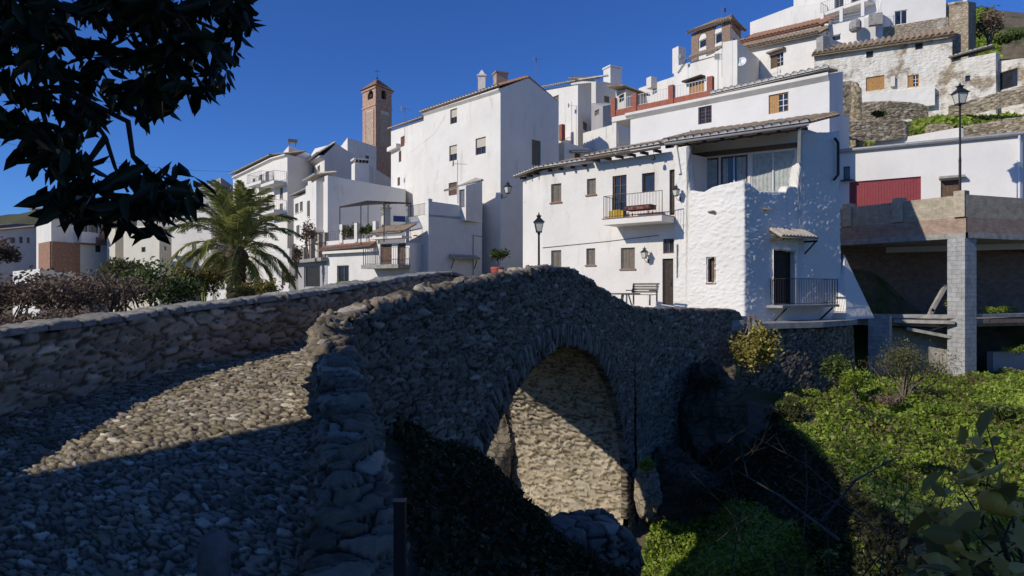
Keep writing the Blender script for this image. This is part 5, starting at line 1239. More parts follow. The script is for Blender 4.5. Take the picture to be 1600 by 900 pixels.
b = MB(); wl = w[0]; s0, s1, s2, s3 = [wl.s_of(u) for u in (1092, 1104, 1117, 1129)]
for a, c in ((0, s0), (s1, s2), (s3, wl.L)): wl.box(b, (a + c) / 2, 26.2, .004, c - a, 3.1, .06)
for a, c in ((s0, s1), (s2, s3)):
    wl.box(b, (a + c) / 2, 27.5, .005, c - a, .5, .06)
    r = (c - a) / 2; zc = 27.25 - r
    for k in range(8):
        t0, t1 = math.pi * k / 8, math.pi * (k + 1) / 8
        b.poly([wl.pt((a + c) / 2 + r * math.cos(t), zc + r * math.sin(t), .05) for t in (t0, t1)] + [wl.pt((a + c) / 2 + r * math.cos(t), 27.4, .05) for t in (t1, t0)])
w[1].box(b, w[1].L / 2, 27.2, .004, w[1].L, 1.4, .06)
b.build('brick_facing', M['wall_brown'], Ht)
A, B, C, Dd = wl.pt(-.3, 27.75, .45), wl.pt(wl.L + .35, 26.95, .45), w[1].pt(w[1].L + .3, 27.2, .45), wl.pt(-.3, 27.9, -4.6)
ap = (A + B + C + Dd) / 4 + V3((0, 0, 1.25))
for p, q in ((A, B), (B, C)): tile_roof(Ht, p, q, ap + (q - ap) * .05, ap + (p - ap) * .05, k=4, row=.7, ends=False, amp=.2, period=.4, thick=.12)
antenna('tall aerial standing before the arched tower', P(1128, 121, 56), 6.3, rz=2.2); antenna('leaning aerial beside the white chimney on the skyline', P(1064, 112, 64), 1.6, rz=.9)
Hs, w = simple('tall white wall block carrying the satellite dish', [(1129, 58, 66), (1152, 56, 62), (1186, 61, 92)], 12, 'white', back=[(22, 64, 22)])
ds = thing('satellite_dish', 'round white satellite dish on the shaded white wall', 'dish', P(1160, 98, 56))
b = MB(); c = P(1159, 97, 56); n = 16; nd = V3((-.55, -.8, .25)).normalized(); ax = nd.cross(V3((0, 0, 1))).normalized(); ay = ax.cross(nd)
vs = [tuple(c)]; fs = []
for r, o in ((.22, .02), (.42, .1)):
    for k in range(n): t = 2 * math.pi * k / n; vs.append(tuple(c + ax * (r * math.cos(t)) + ay * (r * math.sin(t)) + nd * o))
fs += [(0, 1 + k, 1 + (k + 1) % n) for k in range(n)] + [(1 + k, 1 + n + k, 1 + n + (k + 1) % n, 1 + (k + 1) % n) for k in range(n)]
b.add(vs, fs); b.build('reflector', M['metal_white'], ds)
b = MB(); b.tube([c - ay * .35 + nd * .08, c + nd * .5], .02, 5); b.tube([c, c - nd * .5], .04, 5); b.build('arm', M['iron_grey'], ds)
Hu, w = simple('broad white house with a hooded window under two rows of eave tiles', [(1156, 63, 78), (1281, 56, 54)], 10, 'white', [(0, 1204, 84, 1224, 105, 'half', dict(frame='wood', sill=False))], depth=6)
wl = w[0]; wall_roof(Hu, wl, 23.2, 22.0, over=.45, run=1.6, rise=.85, k=4, amp=.24, period=.42, thick=.14, ends=False)
b = MB(); wl.box(b, wl.s_of(1215), (450 - 80) / F * wl.Y(wl.s_of(1215)), .0, 1.75, .16, .5); b.build('window_hood', M['tile'], Hu)
Hu2, w = simple('set back stained upper storey above the hooded window', [(1156, 65.5, 70), (1281, 58.5, 42)], 20, 'white_old', depth=5)
wall_roof(Hu2, w[0], 24.8, 23.75, over=.4, run=3, rise=1.5, k=4, mat='tile_red', amp=.24, period=.42, thick=.14, ends=False)
Hv, w = simple('stepped plain white house high above the stained storey', [(1172, 74, 35), (1238, 69, 10), (1297, 66, 2)], 22, 'white', depth=6, back=[(40, 76, 30), (32, 82, 31)])
simple('topmost white wall cut by the upper picture edge', [(1240, 72, -12), (1300, 69, -20)], 25, 'white', depth=6)
c = P(1195, 30, 72)
Hw, w = simple('white terrace house with horizontal dark rails below the blue window house', [(1283, 60, 42), (1350, 57.5, 28), (1379, 57, 22)], 14, 'white_cool', [(0, 1299, 54, 1314, 64, 'pane', dict(frame='metal_white', sill=False))], back=[(42, 66, 26)])
wl = w[0]
for k in range(3): 
    b = MB(); b.beam(wl.pt(0, 24.75 + .28 * k, -.05), wl.pt(wl.L, 24.5 + .28 * k, -.05), .05, .06); b.build('rail', M['iron_grey'], Hw)
for s in (0.1, wl.L * .48, wl.L - .1):
    b = MB(); wl.box(b, s, 25.1, -.2, .28, 1.3, .26); b.build('rail_post', M['white_cool'], Hw)
b = MB(); q = P(1334, 42, 57.3); b.lathe((q.x, q.y - .25, q.z - .5), [(.35, 0), (.5, .2), (.5, .75), (.35, 1.0)], 10); b.build('air_unit', M['concrete'], Hw)
b = MB(); q = P(1365, 33, 56.6); b.box((q.x, q.y - .3, q.z), 1.0, .5, 1.0, -.3); b.build('water_tank', M['concrete'], Hw)
Hx, w = simple('cool white house with a blue framed window at the top right', [(1378, 59, -2), (1478, 57, -6)], 16, 'white_cool', [(0, 1398, 16, 1418, 38, 'glass', dict(frame='metal_white', sill=False))], depth=6)
Hx2, w = simple('upper white house with a railed balcony cut by the top edge', [(1296, 66, -12), (1378, 62, -30)], 22, 'white_cool', [(0, 1304, -4, 1318, 14, 'glassdoor', dict(frame='iron_grey')), (0, 1330, -8, 1352, 9, 'glassdoor', dict(frame='iron_grey'))], depth=6)
balcony(Hx2, w[0], 1292, 1366, 15, .3, 1.4, h=1.1, rail='iron_grey', gap=.22)
Hy, w = simple('pale rubble turret at the right end of the blue window house', [(1477, 57.5, 8), (1513, 56, 2), (1525, 58, 4)], 14, 'rubble_wall', back=[(42, 62, 25)])
cornice(Hy, w[0], -.1, .3, .2, 'white_old')
simple('low rubble retaining wall under the blue window house', [(1372, 57.2, 44), (1482, 55.5, 26)], 14, 'rubble_wall', depth=1.5)
Hz, w = simple('long weathered white house with flaking plaster under a brown tile roof', [(1272, 55, 88), (1488, 50, 58)], 9, 'white_old', [
    (0, 1353, 119, 1382, 141, 'shutter', dict(frame='wood_yel', sill=False)), (0, 1418, 117, 1436, 136, 'half', dict(frame='wood_yel', sill=False)), (0, 1353.5, 77, 1364.5, 90, 'pane', dict(frame='wood', sill=False)), (0, 1430, 65, 1442, 77, 'pane', dict(frame='wood', sill=False))], depth=6)
wall_roof(Hz, w[0], 19.75, 19.5, over=.45, run=3.2, rise=1.5, k=4, row=.6, mat='tile', amp=.24, period=.42, thick=.14, ends=False)
b = MB(); q = P(1291, 70, 54.5); b.box((q.x, q.y + .6, q.z), .75, .7, 1.7, .4); b.build('chimney', M['concrete'], Hz)
b = MB(); wl = w[0]; wl.box(b, wl.s_of(1395), (450 - 130) / F * 52.3, .01, .3, .8, .3); b.build('meter_box', M['white_shade'], Hz)
wl.box(b := MB(), wl.s_of(1378), 15.1, .004, 7.2, 1.5, .5); b.build('base_wall', M['white_rough'], Hz)
He, w = simple('ruined little white house with a missing roof and open doorway', [(1488, 49.6, 95), (1556, 47.8, 82), (1562, 49, 84)], 11, 'white_old', [(0, 1508, 118, 1516, 127, 'pane', dict(frame='wood', sill=False))], back=[(34, 54, 17)])
tile_roof(He, w[0].pt(-.2, 17.75, .4), w[0].pt(w[0].L * .95, 18.0, .4), w[0].pt(w[0].L * .9, 18.9, -3.4), w[0].pt(-.2, 18.7, -3.4), k=4, mat='tile')
He2, w = simple('broken white outhouse with a wide dark opening at the right edge', [(1558, 48.5, 96), (1620, 46, 88)], 11, 'white_old', [(0, 1561, 110, 1590, 138, 'pane', dict(frame='wood', sill=False))], depth=4)
# dry stone terraces on the slope
def drywall(label, pts, w=.6, seed=60, mat='dryst', cell=(.34, .4, .14), amp=.07):
    path = [(*XY(u, Y), (450 - v0) / F * Y, (450 - v1) / F * Y - .3, (450 - v0) / F * Y - .5) for u, Y, v0, v1 in pts]
    Pg, S, W, OUT, _ = wall_sweep(smooth_path(path, 4), lambda d: .10, w, 60, batter=.04)
    o = stone_sheet('dry_stone_wall', Pg, (S, W + .3, Pg[..., 2]), cell, amp, M[mat], None, seed=seed, gap=(.02, .25)); tag(o, label, 'wall'); return o
drywall('dry stone terrace wall just below the weathered house', [(1336, 47.5, 160, 186), (1380, 47, 158, 184), (1425, 47, 160, 180), (1450, 47, 166, 178)], seed=61)
drywall('crumbling dry stone wall in the middle of the grassy slope', [(1322, 43, 190, 212), (1360, 43, 189, 214), (1412, 43, 188, 210), (1418, 43.4, 200, 212)], seed=62)
drywall('long dry stone terrace wall under the ruined house', [(1482, 46, 166, 176), (1530, 45, 153, 170), (1585, 44, 138, 158), (1640, 43, 122, 146)], seed=63)
drywall('lowest dry stone wall at the right above the garage roof', [(1505, 41.5, 198, 215), (1550, 41, 190, 212), (1600, 40, 182, 206), (1650, 39, 174, 204)], seed=64)
drywall('short stone spur stepping down the slope beside the street lamp', [(1447, 44, 196, 208), (1465, 43, 194, 214), (1490, 42, 197, 216)], seed=65)
drywall('ruined upright stone gable behind the right corner of the long white house', [(1314, 44, 128, 240), (1330, 44, 126, 240), (1340, 43.5, 132, 240), (1346, 43.5, 138, 240)], seed=66, w=.5)
simple('shaded white annexe behind the right corner of the long white house', [(1312, 40, 180), (1327, 41.5, 182)], 3, 'white_shade', depth=3)
simple('low sunlit white boundary wall above the garage gutter', [(1368, 44, 222), (1500, 41.5, 199), (1536, 41.5, 212)], 4, 'white_rough', back=[(26, 47, 10)])

# ================================================================== garage building
Hf, w = simple('white garage building with a wide red metal door and grey gutter', [(1312, 37.6, 239), (1597, 33, 211), (1606, 33.9, 211)], 2.0, 'white_cool', [
    (0, 1327, 280, 1439, 330, 'garage', dict(frame='red_metal')), (0, 1470, 281, 1502, 315, 'door', dict(frame='wood')), (0, 1318, 260, 1328, 281, 'pane', dict(frame='iron', sill=False))], back=[(31.5, 39.5, 7.9), (25.5, 45, 7.9)])
wl = w[0]; b = MB(); b.tube([wl.pt(-.2, 8.02, .16), wl.pt(wl.L + .1, 7.95, .16)], .11, 10); b.build('gutter', M['galv'], Hf)
b = MB(); wl.box(b, wl.L / 2, 8.03, -1.0, wl.L + .2, .1, 1.1); b.build('roof_edge', M['concrete'], Hf)
b = MB(); s = wl.L - .12; b.tube([wl.pt(s, 7.9, .16), wl.pt(s, 7.6, .08), wl.pt(s, 2.8, .08)], .06, 8); b.build('downpipe', M['metal_white'], Hf)
b = MB(); s0, s1 = wl.s_of(1467), wl.s_of(1508); wl.box(b, (s0 + s1) / 2, (450 - 279) / F * wl.Y(s0), .0, s1 - s0, .12, .4); b.build('door_hood', M['concrete'], Hf)
b = MB(); s0 = wl.s_of(1316); wl.box(b, s0 + .3, (450 - 283) / F * wl.Y(s0), .0, .7, .06, .3); b.build('window_shelf', M['iron'], Hf)

# ================================================================== half built terrace on block pillars
TC = XY(1510, 29.2); TA = (TC[0] - 3.31, TC[1] + 5.46); TB = (TC[0] + 10.3, TC[1] + 3.6)
T1, T2 = Wall(TA, TC, 2.28, 4.29, 4.29), Wall(TC, TB, 2.28, 4.29, 4.06)
te = thing('raised_terrace', 'unfinished raised terrace of sand brick on grey block pillars beside the stone house', 'terrace', (TC[0], TC[1], -4.2))
def band(name, z0, z1, mat, th=.2, out=0.0):
    mb = MB()
    for wl in (T1, T2):
        L = wl.L; q = [wl.pt(0, z0, out), wl.pt(L, z0, out), wl.pt(L, z1, out), wl.pt(0, z1, out)]
        mb.quad(*q, 0, [(0, z0), (L, z0), (L, z1), (0, z1)])
        mb.quad(wl.pt(L, z0, -th), wl.pt(0, z0, -th), wl.pt(0, z1, -th), wl.pt(L, z1, -th), 0, [(0, z0), (L, z0), (L, z1), (0, z1)])
        mb.quad(wl.pt(0, z1, out), wl.pt(L, z1, out), wl.pt(L, z1, -th), wl.pt(0, z1, -th), 0, [(0, 0), (L, 0), (L, th), (0, th)])
        mb.quad(wl.pt(L, z0, out), wl.pt(0, z0, out), wl.pt(0, z0, -th), wl.pt(L, z0, -th), 0, [(0, 0), (L, 0), (L, th), (0, th)])
    return mb.build(name, M[mat], te)
band('parapet', 3.25, 4.27, 'brick_parapet'); band('brick_band', 2.54, 3.245, 'brick_red', out=.03); band('slab_edge', 2.28, 2.537, 'concrete', .3, .08)
for s in (T1.L - .24, T1.s_of(1404), T1.s_of(1325)):
    wl = T1; mb = MB(); p = wl.pt(s, 0, -.08); mb.box((p.x, p.y, 3.86), .46, .46, 1.2, wl.rz); mb.build('parapet_pier', M['sand_brick_pier'], te)
mb = MB(); mb.prism([(TA[0] + .3, TA[1] + .1), (TC[0], TC[1] + .35), (TB[0], TB[1] + .35), (TB[0] - 1, TB[1] + 5), (TA[0] + 1.2, TA[1] + 3)], 2.31, 2.56); mb.build('deck', M['concrete'], te)
def pillar(name, c, w, d, z0, z1, rz):
    mb = MB(); p = [(-w / 2, -d / 2), (w / 2, -d / 2), (w / 2, d / 2), (-w / 2, d / 2)]; ca, sa = math.cos(rz), math.sin(rz)
    q = [(c[0] + x * ca - y * sa, c[1] + x * sa + y * ca) for x, y in p]
    for i in range(4):
        a, b = q[i], q[(i + 1) % 4]; L = w if i % 2 == 0 else d; o = .21 * i
        mb.quad((*a, z0), (*b, z0), (*b, z1), (*a, z1), 0, [(o, z0), (o + L, z0), (o + L, z1), (o, z1)])
    return mb.build(name, M['cinder'], te)
pillar('block_pillar', (XY(1504, 29.6)[0], 29.65), .86, .78, -4.9, 2.28, .42)
pillar('block_pillar', (XY(1375, 30.5)[0], 30.5), .9, .6, -4.4, -1.28, -.7)
def rod(name, a, b, w, h, mat): mb = MB(); mb.beam(a, b, w, h); mb.build(name, M[mat], te)
rod('lower_beam', P(1345, 493, 32), P(1502, 494.5, 29.6), .6, .16, 'concrete'); rod('lower_beam', P(1500, 493, 29.6), P(1690, 491, 33), .6, .16, 'concrete')
rod('lower_beam', P(1500, 502, 29.5), P(1690, 499, 32.9), .45, .20, 'wall_brown'); rod('lower_slab', P(1396, 501, 31), P(1490, 503, 29.8), 1.1, .15, 'concrete')
rod('broken_slab', P(1412, 512, 31), P(1484, 526, 30.3), 1.5, .14, 'concrete'); rod('fallen_plank', P(1440, 521, 31), P(1484, 507, 30.2), .6, .08, 'concrete')
rod('prop_tube', P(1455, 486, 31.5), P(1478, 445, 31.5), .17, .17, 'concrete'); rod('prop_tube', P(1452, 494, 31.5), P(1457, 483, 31.5), .17, .17, 'concrete')
UW = Wall((14.5, 36.2), (38, 36.6), -4.4, 2.3, 2.3)
mb = MB(); mb.quad(UW.pt(0, -4.4), UW.pt(UW.L, -4.4), UW.pt(UW.L, 2.3), UW.pt(0, 2.3), 0, [(0, 0), (UW.L, 0), (UW.L, 6.7), (0, 6.7)]); UW.box(mb, UW.L / 2, -1.05, -.4, UW.L, 6.6, .38); mb.build('back_wall', M['brick_dark'], te)
mb = MB(); mb.prism([(15.3, 33.4), (20.2, 30.2), (31, 33), (31, 36.2), (15, 36)], -1.85, -1.5); mb.build('undercroft_floor', M['concrete'], te)
a = Wall(XY(1388, 31.6), XY(1492, 30.4), -5, -1.8, -1.8); mb = MB(); a.box(mb, a.L / 2, -3.4, -.3, a.L, 2.9, .28); mb.build('rubble_base', M['concrete'], te)
a = Wall(XY(1552, 31.4), XY(1660, 33.4), -5, -3.2, -3.2); mb = MB(); a.box(mb, a.L / 2, -4.1, -.3, a.L, 1.9, .3); mb.build('block_footing', M['greyrender'], te)
lamp_post('tall iron street lamp with a four sided lantern standing on the brick terrace corner', (XY(1500, 30.4)[0], 30.4, 2.56), (450 - 163) / F * 30.4 - 2.56, 1.22)
lamp_post('iron street lamp before the left corner of the plaza house, foot hidden by the bridge', (XY(842, 25.5)[0], 25.5, -.9), (450 - 363) / F * 25.5 + .9, .92)

# ================================================================== plaza, ledge and retaining walls
mb = MB(); mb.prism([(.3, 22), (4.0, 20.9), (6.4, 23.0), (8.6, 25.0), (9.4, 25.6), (8, 29), (3, 34.5), (1.4, 36), (-3, 36), (-1.5, 25)], -1.6, -1.12); o = mb.build('plaza', M['concrete']); tag(o, 'paved plaza edge before the white houses', 'plaza', kind='structure')
led = thing('stone_ledge', 'crooked concrete ledge on a dark retaining wall below the stone house', 'ledge', (11, 25.5, -4))
mb = MB(); mb.prism([(8.7, 24.6), (9.6, 24.5), (12.5, 25.7), (14.9, 27.6), (14.6, 28.6), (9.3, 25.9)], -1.58, -1.36); mb.build('ledge_slab', M['concrete'], led)
path = [(8.75, 24.75, -1.6, -7, -3), (9.7, 24.75, -1.6, -7, -3), (12.0, 25.8, -1.6, -6, -3), (14.7, 27.7, -1.6, -5, -3), (15.2, 28.6, -1.6, -5, -3)]
Pg, S, W, OUT, _ = wall_sweep(path, lambda d: .06, .5, 120, batter=.05)
stone_sheet('retaining_wall', Pg, (S, W + .3, Pg[..., 2]), (.3, .4, .11), .055, M['stone'], led, seed=71, gap=(.02, .25))
mb = MB(); c = P(1148, 508, 24.4); mb.box(c, .55, .4, .38, .3); mb.build('end_block', M['concrete'], led)
# bench and table on the plaza
bn = thing('park_bench', 'slatted grey bench against the balcony house front beside its dark door', 'bench', P(1000, 478, 27))
Wb = Wall(XY(972, 28.2), XY(1028, 26.6), -1, 0, 0)
L = Wb.L; z = -.72
mb = MB()
for k in range(4): Wb.box(mb, L * .62, z + .44, .0 + .11 * k, L * .72, .03, .09)
mb.build('seat', M['taupe'], bn)
mb = MB()
for k in range(4): Wb.box(mb, L * .62, z + .56 + .11 * k, -.06 - .03 * k, L * .72, .08, .03)
mb.build('backrest', M['taupe'], bn)
for s in (L * .3, L * .94):
    mb = MB(); Wb.box(mb, s, z + .22, .34, .05, .44, .05); Wb.box(mb, s, z + .45, -.1, .05, .9, .05); Wb.box(mb, s, z + .62, -.06, .05, .04, .46); mb.build('leg', M['iron_grey'], bn)
tb = thing('plaza_table', 'low round topped table beside the bench on the plaza', 'table', P(974, 475, 26.4))
c = P(976, 459, 26.4); mb = MB(); mb.lathe((c.x, c.y, c.z - .03), [(.62, 0), (.65, .02), (.65, .05), (.6, .06)], 20); mb.build('table_top', M['taupe'], tb)
for i in range(3):
    t = i * 2.1; mb = MB(); mb.tube([(c.x + .4 * math.cos(t), c.y + .4 * math.sin(t), -1.1), (c.x + .15 * math.cos(t), c.y + .15 * math.sin(t), c.z)], .03, 6); mb.build('leg', M['iron_grey'], tb)
# unseen house block added behind the viewer so its corner shades the lane
u, v2 = V3((.51, -.86, 0)), V3((-.86, -.51, 0))
def gp(a, t): q = u * a + v2 * t; return (q.x, q.y)
bh = thing('village_house', 'unseen tall white house added behind the viewer to shade the lane', 'house', (*gp(-6.7, 11), -3))
fp = [gp(-6.75, 11), gp(-6.75, 19), gp(13, 19), gp(13, 11)]
mb = MB(); mb.prism(fp[::-1], -4, 10.8); mb.build('wall', M['white'], bh)
fw_ = Wall(fp[0], fp[3], -4, 10.8, 10.8)
for k in range(4):
    for z in (1.0, 4.5, 8): window(bh, fw_, (2.5 + 4.4 * k, 3.5 + 4.4 * k, z, z + 1.5), 'shutter', 'wood', rev=-.03)
# ------------------------------------------------------------------ date palm behind the left parapet
pb = P(369, 470, 30); pb.z = -4.4
pm = thing('palm_tree', 'bushy date palm with arching fronds behind the left parapet', 'palm', pb)
ctr = V3((pb.x, pb.y, 1.85))
mb = MB(); g = random.Random(4); prof = []
for k in range(40):
    z = -4.4 + k * .15; r = .40 + .05 * (k % 2) + (.12 if z > .9 else 0) * min(1, (z - .9) * 2)
    prof.append((r, z + 4.4))
mb.lathe((pb.x, pb.y, -4.4), prof + [(.5, 6.05), (.25, 6.35)], 14); mb.build('trunk', M['bark'], pm)
def frond(L, drop, rise, seed, tone):
    g = np.random.default_rng(seed); n = 60; V = []; Q = []; T = []
    t = np.linspace(0, 1, 14); px = L * (t - .12 * t * t); pz = rise * np.sin(t * math.pi * .62) * L * .62 - drop * t ** 2.6 * L
    mb = MB()
    for k in range(n):
        s = .14 + .86 * k / n; x = np.interp(s, t, px); z = np.interp(s, t, pz)
        x2 = np.interp(min(1, s + .03), t, px); z2 = np.interp(min(1, s + .03), t, pz); d = np.array([x2 - x + 1e-4, 0, z2 - z]); d /= np.linalg.norm(d)
        ll = .62 * (math.sin(math.pi * min(1, s * .92 + .06)) ** .6) * (.85 + .3 * g.random())
        for sd in (-1, 1):
            dr = d * .75 + np.array([0, sd * .85, .22 - .45 * s + .15 * g.normal()]); dr /= np.linalg.norm(dr)
            p0 = np.array([x, 0, z]); p1 = p0 + dr * ll - np.array([0, 0, .12 * ll * (1 + s)]); w = np.cross(dr, [0, sd * .4, 1]); w = w / np.linalg.norm(w) * .022
            b = len(V); V += [p0 - w * .6, p0 + w * .6, p0 + (p1 - p0) * .5 + w, p1, p0 + (p1 - p0) * .5 - w]; Q += [[b, b + 1, b + 2, b + 4], [b + 4, b + 2, b + 3, b + 3]]
            T += [np.clip(tone + .25 * g.normal(), 0, 1)] * 5
    for k in range(13):
        b = len(V)
        a = np.array([px[k], 0, pz[k]]); c = np.array([px[k + 1], 0, pz[k + 1]]); w = .05 * (1 - t[k]) + .01
        V += [a + [0, w, 0], a - [0, w, 0], c - [0, w * .85, 0], c + [0, w * .85, 0]]; Q.append([b, b + 1, b + 2, b + 3]); T += [.75] * 4
    me = bpy.data.meshes.new('frond'); me.from_pydata([tuple(v) for v in V], [], [q if q[2] != q[3] else q[:3] for q in Q])
    me.materials.append(M['palm']); at = me.attributes.new('tone', 'FLOAT', 'POINT'); at.data.foreach_set('value', np.array(T, np.float32)); return me
kinds = [frond(3.1, .08, .62, 1, .55), frond(3.25, .28, .5, 2, .45), frond(3.15, .55, .34, 3, .35), frond(2.7, .9, .12, 5, .6)]
g = random.Random(9); NF = 62
for k in range(NF):
    q = k / NF; el = R(74) - R(112) * q; az = k * 2.39996 + g.uniform(-.25, .25)
    me = kinds[min(3, int(q * 3.6))]
    o = bpy.data.objects.new('frond', me); COL.objects.link(o); o.parent = pm
    o.matrix_local = Matrix.Translation(ctr - pb + V3((math.cos(az) * .2, math.sin(az) * .2, .35 - .7 * q))) @ Matrix.Rotation(az, 4, 'Z') @ Matrix.Rotation(-el * .8, 4, 'Y') @ Matrix.Rotation(g.uniform(-.4, .4), 4, 'X') @ Matrix.Scale(g.uniform(.88, 1.1), 4)

# ------------------------------------------------------------------ shrubs behind the left parapet
def pbush(label, u, v, Y, ru, rv, n, size, mat, seed, name='shrub', cat='shrub', **k):
    c = P(u, v, Y); return bush(name, label, cat, tuple(c), (ru / F * Y, ru / F * Y * .8, rv / F * Y), n, size, mat, seed, **k)
pbush('brown leafless thicket at the left edge behind the parapet', 30, 462, 15, 115, 52, 4200, .10, 'bush_dry', 1, stems=16)
pbush('wide brown tangled thicket behind the parapet', 150, 464, 17, 125, 54, 5000, .10, 'bush_dry', 2, stems=20)
pbush('low dense brown scrub pressed against the back of the left parapet', 90, 505, 13.5, 150, 34, 4200, .09, 'bush_dry', 11, stems=14)
pbush('green leafy shrub in the gap between brown thicket and palm', 240, 450, 21, 66, 50, 3400, .13, 'bush_green', 3)
pbush('tall pale green shrub rising over the brown thicket', 195, 430, 24, 52, 34, 2200, .13, 'bush_olive', 4)
pbush('yellowing shrub close to the left of the palm trunk', 312, 440, 26, 48, 44, 2200, .14, 'bush_yellow', 5)
pbush('yellowed low shrub right of the palm trunk', 405, 455, 27, 45, 26, 1300, .13, 'bush_yellow', 6)
pbush('reddish brown vine mass hanging near the palm trunk', 350, 425, 32, 30, 26, 1200, .15, 'bush_dry', 7)
pbush('purple brown small tree crown at the left edge', -5, 395, 26, 42, 34, 2200, .13, 'bush_dry', 8, name='small_tree', cat='tree', stems=10)
pbush('small dark climber on the wall below the carport', 452, 436, 40, 12, 14, 500, .16, 'bush_green', 9)
pbush('bare twiggy creeper reaching up beside the carport', 463, 400, 45, 10, 34, 500, .18, 'bush_dry', 10, stems=12)
# bare branches over the thicket
for k, (u, v) in enumerate(((120, 440), (200, 425))):
    r = thing('bare_branch', ['bare arching branch poking out of the brown thicket', 'longer bare branch leaning over the green shrub'][k], 'branch', P(u, 500, 16))
    mb = MB(); g = random.Random(k)
    for j in range(9):
        p = P(u + g.uniform(-30, 30), 490, 16); q = P(u + g.uniform(-90, 90), v + g.uniform(-12, 30), 16 + g.uniform(-1, 1)); m = (p + q) / 2 + V3((g.uniform(-.3, .3), 0, .35)); mb.tube([p, m, q], [.03, .018, .005], 5)
    mb.build('twigs', M['twig' if k == 0 else 'bark'], r)

# ------------------------------------------------------------------ ravine vegetation
def ground_leaves(name, label, poly, n, size, mat, cat, zlo=0, zhi=.35, clump=.5, seed=1, thresh=None, aspect=.55):
    g = np.random.default_rng(seed); poly = np.array(poly, float); mn, mx = poly.min(0), poly.max(0); pts = []
    p = mn + (mx - mn) * g.random((n * 3, 2)); x, y = p.T; ins = np.zeros(len(p), bool); j = len(poly) - 1
    for i in range(len(poly)):
        xi, yi, xj, yj = *poly[i], *poly[j]
        ins ^= ((yi > y) != (yj > y)) & (x < (xj - xi) * (y - yi) / (yj - yi + 1e-12) + xi); j = i
    p = p[ins]
    c = fbm(p[:, 0] * clump * 2, p[:, 1] * clump * 2, p[:, 0] * 0 + seed, 4)
    if thresh is not None: k = c > thresh - .1 * g.random(len(p)); p, c = p[k], c[k]
    p, c = p[:n], c[:n]
    gz = terr(p[:, 0], p[:, 1]); nearw = np.clip(1 - np.hypot(p[:, 0] - 6, p[:, 1] - 12) / 90, 0, 1)
    gz = gz + fbm(p[:, 0] * .5, p[:, 1] * .5, p[:, 0] * 0, 4) * (.35 * nearw + .9 * (1 - nearw)) + fbm(p[:, 0] * 2.2, p[:, 1] * 2.2, p[:, 0] * 0 + 3, 3) * .14
    h = zlo + (zhi - zlo) * np.clip(.45 + 1.6 * c, .05, 1.2) * g.random(len(p)) ** .6
    o = leaf_mesh(name, np.c_[p, gz + h], size, M[mat], None, aspect=aspect, tone=np.clip(.5 + 1.5 * fbm(p[:, 0] * .45, p[:, 1] * .45, p[:, 0] * 0 + 9, 3) + .28 * g.normal(size=len(p)), 0, 1), flat=.15, szvar=.45)
    return tag(o, label, cat, kind='stuff')
ground_leaves('nettles', 'bright green nettles and weeds covering the right ravine slope', [(8.9, 21.5), (9.2, 18), (9.4, 15.0), (10.2, 12.4), (13, 11), (20, 13), (26, 20), (27, 31), (18, 31), (14.5, 28.5), (11.2, 25.2)], 130000, .112, 'grassleaf', 'weeds', 0, .75, .55, 1, -.16)  # bright leaf colour kept to the sunlit side of the shadow line
ground_leaves('scrub', 'scrub and ivy with shade put into its dark leaf colour at the ravine bottom', [(6.6, 20.4), (8.9, 21.4), (9.2, 18), (9.4, 15.0), (10.2, 12.4), (12, 9), (9, 7.5), (6, 8.2), (4.6, 10.2), (6.6, 13), (7.6, 17)], 26000, .12, 'shadeleaf', 'scrub', 0, .5, .6, 4)  # darker leaves up to the shadow line, standing in for shade
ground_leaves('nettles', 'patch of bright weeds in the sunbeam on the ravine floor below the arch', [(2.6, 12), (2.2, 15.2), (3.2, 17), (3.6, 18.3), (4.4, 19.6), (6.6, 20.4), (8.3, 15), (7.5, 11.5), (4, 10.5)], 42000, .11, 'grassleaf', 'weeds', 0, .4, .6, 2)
ground_leaves('bank_weeds', 'dim weeds and ivy on the near bank below the parapet', [(-1.4, 7.7), (-.75, 5), (-.2, 3.2), (.6, 2.2), (3, 3.2), (6.5, 5.2), (5, 8.6), (2.6, 9.4), (1.0, 10.6), (-.3, 10.9), (-.85, 9.9), (-1.6, 8.6)], 60000, .075, 'shadeleaf', 'weeds', 0, .34, .8, 3)
ground_leaves('slope_weeds', 'grass tufts on the slope among the dry stone walls', [(22, 42), (42, 40), (46, 60), (60, 80), (44, 78), (38, 60), (30, 48), (24, 48)], 52000, .36, 'grassleaf', 'grass', 0, .35, .12, 5, -.08)
ground_leaves('garden_weeds', 'dry weeds in the sunken garden left of the bridge', [(-24, 14), (-7, 10), (-4, 18), (-3, 30), (-16, 40), (-34, 40)], 20000, .2, 'bush_olive', 'weeds', 0, .5, .3, 6)
pbush('dry olive brown bush in front of the block pillar', 1418, 572, 23.2, 72, 52, 5200, .075, 'bush_olive', 20, stems=26, aspect=.35)
pbush('leafy green shrub at the foot of the retaining wall', 1308, 575, 24, 32, 34, 1500, .13, 'bush_green', 21)
pbush('low green shrub between the wall and the olive bush', 1338, 596, 23, 30, 26, 1300, .11, 'grassleaf', 22)
